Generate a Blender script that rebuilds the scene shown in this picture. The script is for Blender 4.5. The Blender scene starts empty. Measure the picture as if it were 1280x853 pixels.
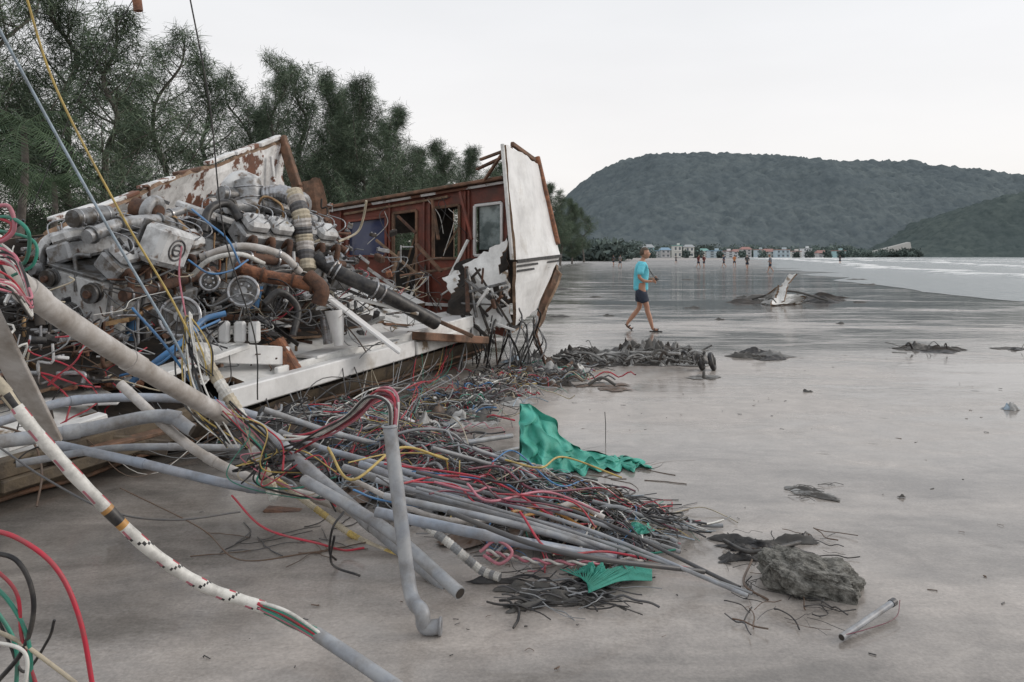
import bpy, math, random
import numpy as np
from mathutils import Vector, Matrix, noise, Euler
random.seed(7); np.random.seed(7)
R=random.random
def U(a,b): return a+(b-a)*R()
scene=bpy.context.scene
F=995.0; EYE=1.6
# pixel helpers
def P(px,py,d): return Vector(((px-640)/F*d, d, EYE-(py-320)/F*d))
def G(px,py,z=0.0):
    d=(EYE-z)*F/(py-320); return Vector(((px-640)/F*d, d, z))
V=Vector
# ------------------------------------------------------------------ materials
def newmat(name):
    m=bpy.data.materials.new(name); m.use_nodes=True
    nt=m.node_tree; b=nt.nodes['Principled BSDF']; return m,nt,b
def ramp(nt,fac,stops):
    r=nt.nodes.new('ShaderNodeValToRGB'); e=r.color_ramp.elements
    while len(e)<len(stops): e.new(.5)
    for i,(p,c) in enumerate(stops):
        e[i].position=p; e[i].color=(c[0],c[1],c[2],1) if hasattr(c,'__len__') else (c,c,c,1)
    nt.links.new(fac,r.inputs[0]); return r.outputs[0]
def nz(nt,scale,detail=6,rough=.6,vec=None,dist=0):
    n=nt.nodes.new('ShaderNodeTexNoise'); n.inputs['Scale'].default_value=scale
    n.inputs['Detail'].default_value=detail; n.inputs['Roughness'].default_value=rough
    n.inputs['Distortion'].default_value=dist
    if vec is None:
        t=nt.nodes.new('ShaderNodeTexCoord'); vec=t.outputs['Object']
    nt.links.new(vec,n.inputs['Vector']); return n.outputs['Fac']
def mixc(nt,fac,a,b,mode='MIX'):
    m=nt.nodes.new('ShaderNodeMix'); m.data_type='RGBA'; m.blend_type=mode
    for sock,val in ((m.inputs[0],fac),(m.inputs[6],a),(m.inputs[7],b)):
        if isinstance(val,bpy.types.NodeSocket): nt.links.new(val,sock)
        elif hasattr(val,'__len__'): sock.default_value=(val[0],val[1],val[2],1)
        else: sock.default_value=val
    return m.outputs[2]
def math_(nt,op,a,b=0.0,clamp=False):
    m=nt.nodes.new('ShaderNodeMath'); m.operation=op; m.use_clamp=clamp
    for i,val in enumerate((a,b)):
        if isinstance(val,bpy.types.NodeSocket): nt.links.new(val,m.inputs[i])
        else: m.inputs[i].default_value=val
    return m.outputs[0]
def pm(name,c1,c2=None,scale=4,lo=.45,hi=.55,rough=.6,metal=0,bump=.3,bs=30,grime=(.06,.05,.04),ga=.5,gs=2.5,bd=.01):
    m,nt,b=newmat(name)
    if c2 is not None:
        f=nz(nt,scale,5,.65); f=ramp(nt,f,[(lo,0),(hi,1)]); col=mixc(nt,f,c1,c2)
        hf=f
    else:
        col=mixc(nt,0.0,c1,c1); hf=None
    if ga>0:
        g=nz(nt,gs,5,.7); g=ramp(nt,g,[(.42,0),(.72,ga)]); col=mixc(nt,g,col,grime)
    nt.links.new(col,b.inputs['Base Color'])
    b.inputs['Roughness'].default_value=rough; b.inputs['Metallic'].default_value=metal
    if bump>0:
        bn=nz(nt,bs,3,.6)
        if hf is not None: bn=math_(nt,'ADD',math_(nt,'MULTIPLY',bn,.5),math_(nt,'MULTIPLY',hf,-.5))
        bp=nt.nodes.new('ShaderNodeBump'); bp.inputs['Strength'].default_value=bump; bp.inputs['Distance'].default_value=bd
        nt.links.new(bn,bp.inputs['Height']); nt.links.new(bp.outputs[0],b.inputs['Normal'])
    return m
M={}
M['peel']=pm('peeling_white_paint',(.76,.76,.75),(.17,.07,.04),2.6,.53,.56,.65,bump=.6,ga=.5,gs=5)
M['peelw']=pm('weathered_white_paint',(.78,.78,.76),(.30,.22,.14),3.0,.60,.66,.5,bump=.4,ga=.45,gs=3)
M['hullw']=pm('hull_white_gelcoat',(.82,.82,.81),(.55,.52,.47),2.0,.6,.75,.35,bump=.15,ga=.3,gs=2.2)
M['hullb']=pm('hull_bottom_weathered',(.13,.10,.065),(.055,.042,.032),3.5,.45,.6,.75,bump=.8,ga=.7,gs=6)
M['redwood']=pm('varnished_red_wood',(.24,.062,.038),(.13,.038,.026),3.5,.4,.62,.5,bump=.4,ga=.5,gs=6)
M['brown']=pm('raw_brown_wood',(.22,.12,.075),(.11,.065,.04),5,.4,.6,.75,bump=.7,ga=.45,gs=5)
M['ply']=pm('splintered_plywood',(.30,.20,.13),(.17,.11,.07),9,.4,.6,.8,bump=.8,ga=.5,gs=6)
M['dark']=pm('dark_grime_and_shade',(.025,.022,.02),(.05,.04,.032),6,.4,.6,.75,bump=.5,ga=0)  # grimy scraps, and painted shade for gaps, interiors and pipe bores
M['engw']=pm('engine_white_paint',(.62,.63,.63),(.26,.20,.16),8,.58,.64,.38,.0,bump=.15,ga=.75,gs=6,grime=(.07,.055,.045))
M['engc']=pm('engine_cast_grey',(.36,.37,.38),(.16,.14,.12),9,.5,.62,.45,.2,bump=.2,ga=.7,gs=8)
M['engg']=pm('engine_grey_metal',(.18,.185,.19),(.08,.07,.06),8,.45,.6,.42,.4,bump=.3,ga=.6,gs=8)
M['steel']=pm('galvanised_steel',(.42,.43,.45),(.22,.19,.17),12,.5,.62,.32,.7,bump=.1,ga=.5,gs=10)
M['rust']=pm('rusted_iron',(.15,.075,.045),(.07,.04,.03),9,.4,.6,.8,.1,bump=.8,ga=.4,gs=10)
M['rust2']=pm('orange_rust',(.34,.145,.075),(.15,.07,.045),11,.42,.58,.8,bump=.8,ga=.4,gs=10)
M['brass']=pm('brass_pipe',(.38,.25,.13),(.20,.12,.07),9,.45,.6,.4,.6,bump=.2,ga=.4,gs=8)
M['pvcg']=pm('grey_pvc_pipe',(.27,.29,.32),(.36,.37,.38),6,.4,.6,.45,bump=.1,ga=.75,gs=8,grime=(.13,.11,.09))
M['pvcl']=pm('pale_pvc_pipe',(.54,.52,.50),(.40,.37,.34),6,.42,.62,.45,bump=.15,ga=.7,gs=7,grime=(.20,.165,.13))
M['pvcb']=pm('blue_grey_pipe',(.26,.30,.36),(.34,.36,.40),5,.4,.6,.42,bump=.1,ga=.75,gs=7,grime=(.13,.11,.09))
M['glass']=pm('dirty_window_glass',(.045,.06,.13),(.09,.10,.16),3,.4,.6,.12,bump=0,ga=.2)
M['glassp']=pm('pale_window_glass',(.30,.36,.36),(.12,.16,.16),5,.4,.6,.15,bump=0,ga=.2)
def cab(n,c,r=.45): M[n]=pm('cable_'+n,c,None,rough=r,bump=0,ga=.9,gs=12,grime=(c[0]*.25+.085,c[1]*.25+.077,c[2]*.25+.067))
cab('cblack',(.012,.012,.014)); cab('cdgrey',(.07,.07,.075)); cab('cgrey',(.26,.27,.28)); cab('cred',(.46,.025,.05))
cab('cpink',(.52,.17,.22)); cab('cwhite',(.66,.65,.61)); cab('cyellow',(.52,.38,.11)); cab('cblue',(.06,.20,.42))
cab('cgreen',(.03,.24,.17)); cab('clblue',(.30,.38,.45)); cab('cmaroon',(.15,.025,.05)); cab('cbeige',(.48,.42,.31)); cab('corange',(.50,.25,.06))
cab('cbrown',(.11,.065,.04)); cab('canvas',(.20,.20,.195),.8); cab('canvasd',(.08,.078,.074),.8); cab('canvasl',(.40,.40,.39),.8)
# ------------------------------------------------------------------ mesh builder
def cr(pts,n):
    pts=[V(p) for p in pts]
    if len(pts)==2: return [pts[0].lerp(pts[1],i/n) for i in range(n+1)]
    Q=[pts[0]*2-pts[1]]+pts+[pts[-1]*2-pts[-2]]
    out=[]; k=len(pts)-1
    for i in range(n+1):
        t=i/n*k; j=min(int(t),k-1); t-=j
        a,b,c,d=Q[j:j+4]
        out.append(.5*((2*b)+(c-a)*t+(2*a-5*b+4*c-d)*t*t+(3*b-a-3*c+d)*t*t*t))
    return out
class MB:
    def __init__(s): s.v=[];s.f=[];s.m=[];s.s=[];s.mats=[];s.T=None
    def mi(s,mat):
        if isinstance(mat,str): mat=M[mat]
        if mat not in s.mats: s.mats.append(mat)
        return s.mats.index(mat)
    def add(s,vs,fs,mat,smooth=False):
        b=len(s.v)
        if s.T is not None: vs=[s.T@V(x) for x in vs]
        s.v+= [tuple(x) for x in vs]
        ms=mat if isinstance(mat,list) else None
        k=None if ms else s.mi(mat)
        for i,f in enumerate(fs):
            s.f.append(tuple(b+j for j in f)); s.m.append(s.mi(ms[i]) if ms else k); s.s.append(smooth)
    def box(s,c,size,mat,Rm=None,ch=None):
        h=[x/2 for x in size]; ch=min(min(h)*.35,.012) if ch is None else min(ch,min(h)*.9)
        idx={};vs=[]
        c=V(c)
        for sx in(-1,1):
            for sy in(-1,1):
                for sz in(-1,1):
                    for a in range(3):
                        sg=(sx,sy,sz); p=V([sg[k]*(h[k]-(0 if k==a else ch)) for k in range(3)])
                        if Rm is not None: p=Rm@p
                        idx[(sx,sy,sz,a)]=len(vs); vs.append(c+p)
        fs=[]
        for a in range(3):
            i,j=[k for k in range(3) if k!=a]
            for sg in(-1,1):
                f=[]
                for (p,q) in((-1,-1),(1,-1),(1,1),(-1,1)):
                    t=[0,0,0];t[a]=sg;t[i]=p;t[j]=q; f.append(idx[(*t,a)])
                fs.append(f)
            for p in(-1,1):
                for q in(-1,1):
                    t=[0,0,0];t[i]=p;t[j]=q
                    t0=list(t);t0[a]=-1;t1=list(t);t1[a]=1
                    fs.append([idx[(*t0,i)],idx[(*t1,i)],idx[(*t1,j)],idx[(*t0,j)]])
        for sx in(-1,1):
            for sy in(-1,1):
                for sz in(-1,1): fs.append([idx[(sx,sy,sz,a)] for a in range(3)])
        s.add(vs,fs,mat)
    def beam(s,p,q,w,h,mat,up=V((0,0,1))):
        p=V(p);q=V(q);x=(q-p);L=x.length;x.normalize();y=up.cross(x)
        if y.length<1e-4:y=V((0,1,0)).cross(x)
        y.normalize();z=x.cross(y)
        s.box((p+q)/2,(L,w,h),mat,Matrix((x,y,z)).transposed())
    def tube(s,pts,r,mat,seg=8,n=None,cap=True,smooth=True):
        if n is not None: pts=cr(pts,n)
        pts=[V(p) for p in pts];N=len(pts)
        t=(pts[1]-pts[0]).normalized(); a=V((0,0,1)) if abs(t.z)<.9 else V((1,0,0))
        u=t.cross(a).normalized();vs=[];fs=[];ms=[]
        for i in range(N):
            if i==0:t=pts[1]-pts[0]
            elif i==N-1:t=pts[-1]-pts[-2]
            else:t=pts[i+1]-pts[i-1]
            if t.length<1e-9: t=V((0,0,1))
            t.normalize();u=u-t*u.dot(t)
            if u.length<1e-5:u=t.orthogonal()
            u.normalize();w=t.cross(u)
            rr=r(i,N) if callable(r) else r
            for k in range(seg):
                an=2*math.pi*k/seg; vs.append(pts[i]+(u*math.cos(an)+w*math.sin(an))*rr)
        cm=callable(mat)
        for i in range(N-1):
            for k in range(seg):
                k2=(k+1)%seg; fs.append((i*seg+k,i*seg+k2,(i+1)*seg+k2,(i+1)*seg+k))
                if cm: ms.append(mat(i,k))
        s.add(vs,fs,ms if cm else mat,smooth)
        if cap:
            for base in(0,(N-1)*seg):
                s.add(vs[base:base+seg],[tuple(range(seg))],(mat(0,0) if cm else mat))
    def cyl(s,p,q,r,mat,r2=None,seg=20,smooth=True):
        r2=r if r2 is None else r2
        s.tube([p,q],lambda i,N:(r if i==0 else r2),mat,seg,smooth=smooth)
    def fpipe(s,pts,r,mat,n=20,fm='steel'):
        q=cr(pts,n);s.tube(q,r,mat,14)
        for i in(1,n//3,2*n//3,n-2):
            d=(q[i+1]-q[i]).normalized();s.cyl(q[i]-d*r*.18,q[i]+d*r*.18,r*1.3,fm,seg=14)
    def torus(s,c,ax,Rr,r,mat,n=28,seg=8):
        c=V(c);ax=V(ax).normalized();u=ax.orthogonal().normalized();w=ax.cross(u)
        pts=[c+(u*math.cos(2*math.pi*i/n)+w*math.sin(2*math.pi*i/n))*Rr for i in range(n+1)]
        s.tube(pts,r,mat,seg,cap=False)
    def blob(s,c,rad,mat,amp=.2,fr=3,n=14,seed=0,flat=True):
        vs=[];fs=[];m=n*2;c=V(c)
        for i in range(n+1):
            th=math.pi*i/n
            for j in range(m):
                ph=2*math.pi*j/m; d=V((math.sin(th)*math.cos(ph),math.sin(th)*math.sin(ph),math.cos(th)))
                k=1+amp*noise.fractal(d*fr+V((seed*7.3,0,0)),1,2,4)
                vs.append(c+V((d.x*rad[0],d.y*rad[1],d.z*rad[2]))*k)
        for i in range(n):
            for j in range(m): fs.append((i*m+j,i*m+(j+1)%m,(i+1)*m+(j+1)%m,(i+1)*m+j))
        s.add(vs,fs,mat,not flat)
    def panel(s,p00,p10,p11,p01,th,mat,nx=20,ny=10,jag=.03,warp=.015,hole=None,seed=0,back=None,win=(),fr=4,jagv=None):
        p00,p10,p11,p01=[V(p) for p in(p00,p10,p11,p01)]
        nrm=(p10-p00).cross(p01-p00).normalized(); vs=[]
        eu=(p10-p00).normalized(); ev=(p01-p00).normalized()
        jagv=jag if jagv is None else jagv
        for side in(0,1):
            for j in range(ny+1):
                v=j/ny
                for i in range(nx+1):
                    u=i/nx
                    p=p00.lerp(p10,u).lerp(p01.lerp(p11,u),v)
                    p=p+nrm*(warp*noise.noise(V((u*3+seed,v*3,seed*1.7)))*2+(th if side else 0))
                    if i in(0,nx): p=p+eu*jagv*noise.noise(V((seed+i*9.1,v*14,3.3)))*2
                    if j in(0,ny): p=p+ev*jag*noise.noise(V((seed+j*9.1,u*22,1.3)))*2
                    vs.append(p)
        W=nx+1;O=W*(ny+1);mask={}
        for j in range(ny):
            for i in range(nx):
                uc=(i+.5)/nx;vc=(j+.5)/ny
                ok=not any(a<uc<b and c<vc<d for a,b,c,d in win)
                if hole is not None and noise.noise(V((uc*fr,vc*fr,seed*3.1)))>hole: ok=False
                mask[(i,j)]=ok
        ff=[];fb=[];fr_=[]
        for (i,j),ok in mask.items():
            if not ok: continue
            a,b,c,d=j*W+i,j*W+i+1,(j+1)*W+i+1,(j+1)*W+i
            ff.append((a,d,c,b));fb.append((a+O,b+O,c+O,d+O))
            for (di,dj,e) in((0,-1,(a,b)),(1,0,(b,c)),(0,1,(c,d)),(-1,0,(d,a))):
                if not mask.get((i+di,j+dj),False): fr_.append((e[0],e[1],e[1]+O,e[0]+O))
        mats=[back or mat]*len(ff)+[mat]*len(fb)+[('ply')]*len(fr_)
        s.add(vs,ff+fb+fr_,mats)
    def cloth(s,fn,nu,nv,mat,smooth=True):
        vs=[fn(i/nu,j/nv) for j in range(nv+1) for i in range(nu+1)]
        fs=[(j*(nu+1)+i,j*(nu+1)+i+1,(j+1)*(nu+1)+i+1,(j+1)*(nu+1)+i) for j in range(nv) for i in range(nu)]
        s.add(vs,fs,mat,smooth)
    def rag(s,c,sx,sy,h,mat,seed=0,rot=0,n=20):
        c=V(c)
        def fn(u,v):
            a=2*u-1;b=2*v-1
            x=a*.5*sx*(1+.5*noise.noise(V((v*2.5,seed*1.3,0))));y=b*.5*sy*(1+.5*noise.noise(V((u*2.5,seed*1.3,5))))
            f=noise.noise(V((u*2.6,v*2.6,seed*2.3)))
            g=abs(noise.noise(V((u*5+f,v*5,seed*3.3))))
            z=.004+h*max(0,.55+f+.7*g-.25)*(1-a*a)**.8*(1-b*b)**.8
            x+=.10*sx*noise.noise(V((u*4,v*4,seed+9)));y+=.10*sy*noise.noise(V((u*4,v*4,seed+19)))
            return c+V((x*math.cos(rot)-y*math.sin(rot),x*math.sin(rot)+y*math.cos(rot),z))
        s.cloth(fn,n,n,mat)
    def obj(s,name,parent=None):
        me=bpy.data.meshes.new(name);me.from_pydata(s.v,[],s.f)
        for m in s.mats: me.materials.append(m)
        me.polygons.foreach_set('material_index',s.m);me.polygons.foreach_set('use_smooth',s.s);me.update()
        o=bpy.data.objects.new(name,me);scene.collection.objects.link(o)
        if parent:o.parent=parent
        return o
def empty(name,loc=(0,0,0)):
    e=bpy.data.objects.new(name,None);e.location=loc;e.empty_display_size=.2;scene.collection.objects.link(e);return e
def npmesh(name,verts,faces,mat,smooth=True,parent=None):
    me=bpy.data.meshes.new(name);nv=len(verts);nf=len(faces);k=faces.shape[1]
    me.vertices.add(nv);me.vertices.foreach_set('co',verts.astype(np.float32).ravel())
    me.loops.add(nf*k);me.loops.foreach_set('vertex_index',faces.astype(np.int32).ravel())
    me.polygons.add(nf);me.polygons.foreach_set('loop_start',np.arange(0,nf*k,k,dtype=np.int32))
    me.polygons.foreach_set('loop_total',np.full(nf,k,dtype=np.int32))
    me.update(calc_edges=True);me.validate()
    me.polygons.foreach_set('use_smooth',np.full(nf,smooth))
    for m in (mat if isinstance(mat,list) else [mat]): me.materials.append(m)
    o=bpy.data.objects.new(name,me);scene.collection.objects.link(o)
    if parent:o.parent=parent
    return o
def gridfaces(nx,ny):
    i,j=np.meshgrid(np.arange(nx-1),np.arange(ny-1));a=(j*nx+i).ravel()
    return np.stack([a,a+1,a+nx+1,a+nx],1)
_tab=np.random.rand(256,256)
def vn(x,y):
    xi=np.floor(x).astype(int);yi=np.floor(y).astype(int);fx=x-xi;fy=y-yi
    fx=fx*fx*(3-2*fx);fy=fy*fy*(3-2*fy)
    g=lambda a,b:_tab[a%256,b%256]
    return (g(xi,yi)*(1-fx)+g(xi+1,yi)*fx)*(1-fy)+(g(xi,yi+1)*(1-fx)+g(xi+1,yi+1)*fx)*fy
def fbm(x,y,o=4):
    s=0;a=.5
    for k in range(o): s=s+a*vn(x*2**k+k*17,y*2**k+k*31);a*=.5
    return s
# ------------------------------------------------------------------ ground
m,nt,b=newmat('wet_beach_sand')
tc=nt.nodes.new('ShaderNodeTexCoord').outputs['Object']
sep=nt.nodes.new('ShaderNodeSeparateXYZ');nt.links.new(tc,sep.inputs[0])
mp=nt.nodes.new('ShaderNodeMapping');mp.inputs['Scale'].default_value=(.45,1.1,1);mp.inputs['Rotation'].default_value=(0,0,-.5);nt.links.new(tc,mp.inputs[0])
big=nz(nt,.28,4,.6,mp.outputs[0],.6); med=nz(nt,1.3,7,.65,mp.outputs[0],.4); fine=nz(nt,60,4,.7)
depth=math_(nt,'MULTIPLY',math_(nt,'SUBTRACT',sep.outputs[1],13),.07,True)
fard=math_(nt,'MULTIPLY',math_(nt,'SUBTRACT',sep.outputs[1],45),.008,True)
vfar=math_(nt,'MULTIPLY',math_(nt,'SUBTRACT',sep.outputs[1],260),.01,True)
wet=math_(nt,'ADD',math_(nt,'MULTIPLY',big,.55),math_(nt,'MULTIPLY',med,.45))
wet=math_(nt,'SUBTRACT',wet,math_(nt,'MULTIPLY',depth,.085))
wet=math_(nt,'SUBTRACT',wet,math_(nt,'MULTIPLY',math_(nt,'MULTIPLY',math_(nt,'SUBTRACT',sep.outputs[0],2.5),.2,True),.05))
wet=math_(nt,'SUBTRACT',wet,math_(nt,'MULTIPLY',math_(nt,'MULTIPLY',math_(nt,'SUBTRACT',-.2,sep.outputs[0]),.6,True),.06))
wet=math_(nt,'ADD',wet,math_(nt,'MULTIPLY',vfar,.3))
dry=ramp(nt,wet,[(.40,0),(.53,1)])
col=mixc(nt,dry,(.20,.183,.166),(.41,.372,.338))
sp=ramp(nt,fine,[(.3,.76),(.7,1.14)]); col=mixc(nt,1.0,col,sp,'MULTIPLY')
sp2=ramp(nt,nz(nt,4,8,.75,None,.5),[(.32,.74),(.68,1.12)]); col=mixc(nt,1.0,col,sp2,'MULTIPLY')
dk=math_(nt,'MULTIPLY',depth,.32);col=mixc(nt,dk,col,(.13,.135,.14))  # distant water film: its blue-grey reflection tone is mixed into the sand colour
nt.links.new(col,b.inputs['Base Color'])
rg=ramp(nt,dry,[(0,.07),(.4,.14),(1,.30)])
rg=math_(nt,'ADD',rg,math_(nt,'MULTIPLY',fard,.20)); nt.links.new(rg,b.inputs['Roughness'])
b.inputs['IOR'].default_value=1.42
# shallow scours / old footprints
vo=nt.nodes.new('ShaderNodeTexVoronoi');vo.inputs['Scale'].default_value=2.6;vo.inputs['Randomness'].default_value=1.0;nt.links.new(tc,vo.inputs['Vector'])
fp=ramp(nt,vo.outputs['Distance'],[(.06,0),(.17,1)])
fpm=ramp(nt,nz(nt,.5,3,.5),[(.50,0),(.60,1)])
fph=math_(nt,'MULTIPLY',math_(nt,'MULTIPLY',math_(nt,'SUBTRACT',fp,1.0),fpm),.45)
h1=math_(nt,'MULTIPLY',nz(nt,5,5,.6,mp.outputs[0]),.6);h2=math_(nt,'MULTIPLY',fine,.05)
rp=nt.nodes.new('ShaderNodeMapping');rp.inputs['Scale'].default_value=(.5,2.2,1);rp.inputs['Rotation'].default_value=(0,0,.25);nt.links.new(tc,rp.inputs[0])
rpatch=ramp(nt,nz(nt,.12,4,.6,rp.outputs[0],.5),[(.38,.8),(.62,6.0)])
h3=math_(nt,'MULTIPLY',math_(nt,'MULTIPLY',nz(nt,1.2,4,.6,rp.outputs[0],.6),depth),rpatch)
h=math_(nt,'ADD',math_(nt,'ADD',math_(nt,'ADD',h1,h2),h3),fph)
bp=nt.nodes.new('ShaderNodeBump');bp.inputs['Distance'].default_value=.022
st=ramp(nt,dry,[(0,.17),(1,.5)]);nt.links.new(st,bp.inputs['Strength']);nt.links.new(h,bp.inputs['Height']);nt.links.new(bp.outputs[0],b.inputs['Normal'])
def spaced(lo,hi,n,c,k):
    t=np.linspace(-1,1,n);g=np.sinh(k*t)/np.sinh(k)
    return c+np.where(g<0,-g*(lo-c),g*(hi-c))
xs=spaced(-6000,6000,260,0,8.5);ys=spaced(-3000,7000,300,5,8.5)
X,Y=np.meshgrid(xs,ys)
near=np.exp(-((X/14)**2+((Y-5)/12)**2))
Z=(fbm(X*.6,Y*.6,3)-.45)*.04*near+(fbm(X*3,Y*3,2)-.4)*.008*near
npmesh('beach_sand_ground',np.stack([X,Y,Z],-1).reshape(-1,3),gridfaces(260,300),m)
# ------------------------------------------------------------------ sea
m,nt,b=newmat('sea_water')
b.inputs['IOR'].default_value=1.33
at2=nt.nodes.new('ShaderNodeAttribute');at2.attribute_name='crest'
tc=nt.nodes.new('ShaderNodeTexCoord').outputs['Object']
br=nz(nt,.35,6,.7,tc)
fo=math_(nt,'ADD',at2.outputs['Fac'],math_(nt,'MULTIPLY',math_(nt,'SUBTRACT',br,.5),1.9))
foam=ramp(nt,fo,[(.55,0),(.95,.9)])
col=mixc(nt,foam,(.27,.30,.305),(.84,.84,.83));nt.links.new(col,b.inputs['Base Color'])
rr=ramp(nt,foam,[(0,.2),(1,.8)]);nt.links.new(rr,b.inputs['Roughness'])
bp=nt.nodes.new('ShaderNodeBump');bp.inputs['Strength'].default_value=1.0;bp.inputs['Distance'].default_value=.45
nt.links.new(nz(nt,.7,6,.6,tc),bp.inputs['Height']);nt.links.new(bp.outputs[0],b.inputs['Normal'])
yy=np.concatenate([np.linspace(6,120,180),np.geomspace(121,1100,120)])
sh=np.interp(yy,[6,16,27,45,64,100,159,300,530,900,1100],[17,16.4,17,21,26,36,52,92,155,280,330])
sh=sh+(fbm(yy*.12,yy*0+3,3)-.5)*yy*.13
off=np.concatenate([np.linspace(0,70,160),np.geomspace(71,5000,70)])
Xs=sh[:,None]+off[None,:];Ys=np.repeat(yy[:,None],len(off),1)
O=np.repeat(off[None,:],len(yy),0)
ph=O*.30+8*fbm(Xs*.015,Ys*.015,2)
cre=np.clip(np.sin(ph),0,1)**5*np.clip(1.2-O/240,0,1)*np.clip(O/5,0,1)+np.clip(1-O/1.0,0,1)*.35
Zs=.008+.26*np.clip(np.sin(ph),0,1)**4*np.clip(O/12,0,1)+.05*fbm(Xs*.4,Ys*.4,3)*np.clip(O/8,0,1)
o=npmesh('sea',np.stack([Xs,Ys,Zs],-1).reshape(-1,3),gridfaces(len(off),len(yy)),m)
a=o.data.attributes.new('crest','FLOAT','POINT');a.data.foreach_set('value',cre.astype(np.float32).ravel())
# ------------------------------------------------------------------ hills
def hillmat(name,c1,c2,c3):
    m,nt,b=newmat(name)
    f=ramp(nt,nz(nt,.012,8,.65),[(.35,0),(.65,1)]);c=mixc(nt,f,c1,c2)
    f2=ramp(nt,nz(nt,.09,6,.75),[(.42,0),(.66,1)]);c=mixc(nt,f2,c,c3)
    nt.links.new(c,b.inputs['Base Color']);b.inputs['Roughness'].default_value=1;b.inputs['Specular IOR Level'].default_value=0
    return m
def hill(name,pxs,pys,Yr,Y0,Y1,x0,x1,mat,canopy):
    xv=np.arange(x0,x1,5.0);yv=np.concatenate([np.arange(Y0,Yr+60,5.0),np.arange(Yr+60,Y1,20.0)])
    X,Y=np.meshgrid(xv,yv)
    px=640+F*X/Yr;H=EYE+(320-np.interp(px,pxs,pys))/F*Yr
    t=np.clip((Y-Y0)/(Yr-Y0),0,1);s=np.sin(t*np.pi/2)**1.2
    t2=np.clip((Y-Yr)/(Y1-Yr),0,1);s=s*(1-t2**1.5)
    gul=(fbm(X*.006+5,Y*.006,3)-.43)
    Z=H*s*(1+gul*.6*np.sin(t*np.pi)**1)-2
    can=np.abs(fbm(X*.05,Y*.05,2)-.375)*canopy*1.6+vn(X*.16,Y*.16)*canopy*.8+vn(X*.31+9,Y*.31)*canopy*.35
    Z=Z+can*np.clip(H/20,0,1)*np.clip(t*12,0,1)
    return npmesh(name,np.stack([X,Y,Z],-1).reshape(-1,3),gridfaces(len(xv),len(yv)),mat)
hm1=hillmat('haze_tinted_forest',(.118,.142,.152),(.150,.176,.180),(.095,.117,.128))  # aerial haze is put into the forest albedo
hm2=hillmat('haze_tinted_slope',(.088,.110,.110),(.118,.142,.132),(.064,.084,.084))  # nearer ridge, haze likewise baked into its colour
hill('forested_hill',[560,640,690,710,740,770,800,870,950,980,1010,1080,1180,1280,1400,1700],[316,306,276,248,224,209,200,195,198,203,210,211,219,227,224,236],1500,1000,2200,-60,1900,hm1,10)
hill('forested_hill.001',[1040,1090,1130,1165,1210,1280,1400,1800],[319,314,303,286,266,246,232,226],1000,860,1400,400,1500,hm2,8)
# ------------------------------------------------------------------ foliage helpers
def blades(C,D,L,W,jit=None):
    n=len(C);rv=np.random.randn(n,3);S=np.cross(D,rv);S/=np.linalg.norm(S,axis=1,keepdims=True)+1e-9
    L=L[:,None];W=W[:,None];E=C+D*L
    v=np.stack([C-S*W,C+S*W,E+S*W*.35,E-S*W*.35],1).reshape(-1,3)
    f=np.arange(4*n).reshape(n,4);return v,f
def leafmat(name,c1,c2,sc=.5):
    m,nt,b=newmat(name)
    g=nt.nodes.new('ShaderNodeNewGeometry');f=g.outputs['Random Per Island']
    c=mixc(nt,f,c1,c2);f2=ramp(nt,nz(nt,sc,2,.5),[(.35,.6),(.65,1.35)]);c=mixc(nt,1.0,c,f2,'MULTIPLY')
    nt.links.new(c,b.inputs['Base Color']);b.inputs['Roughness'].default_value=.75
    b.inputs['Specular IOR Level'].default_value=.2
    return m
M['needle']=leafmat('casuarina_needles',(.065,.098,.070),(.15,.19,.125))
M['needle2']=leafmat('broadleaf_foliage',(.04,.07,.04),(.09,.13,.07))
M['bark']=pm('tree_bark',(.15,.135,.12),(.07,.06,.052),3,.4,.6,.9,bump=.8,ga=0)
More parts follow.
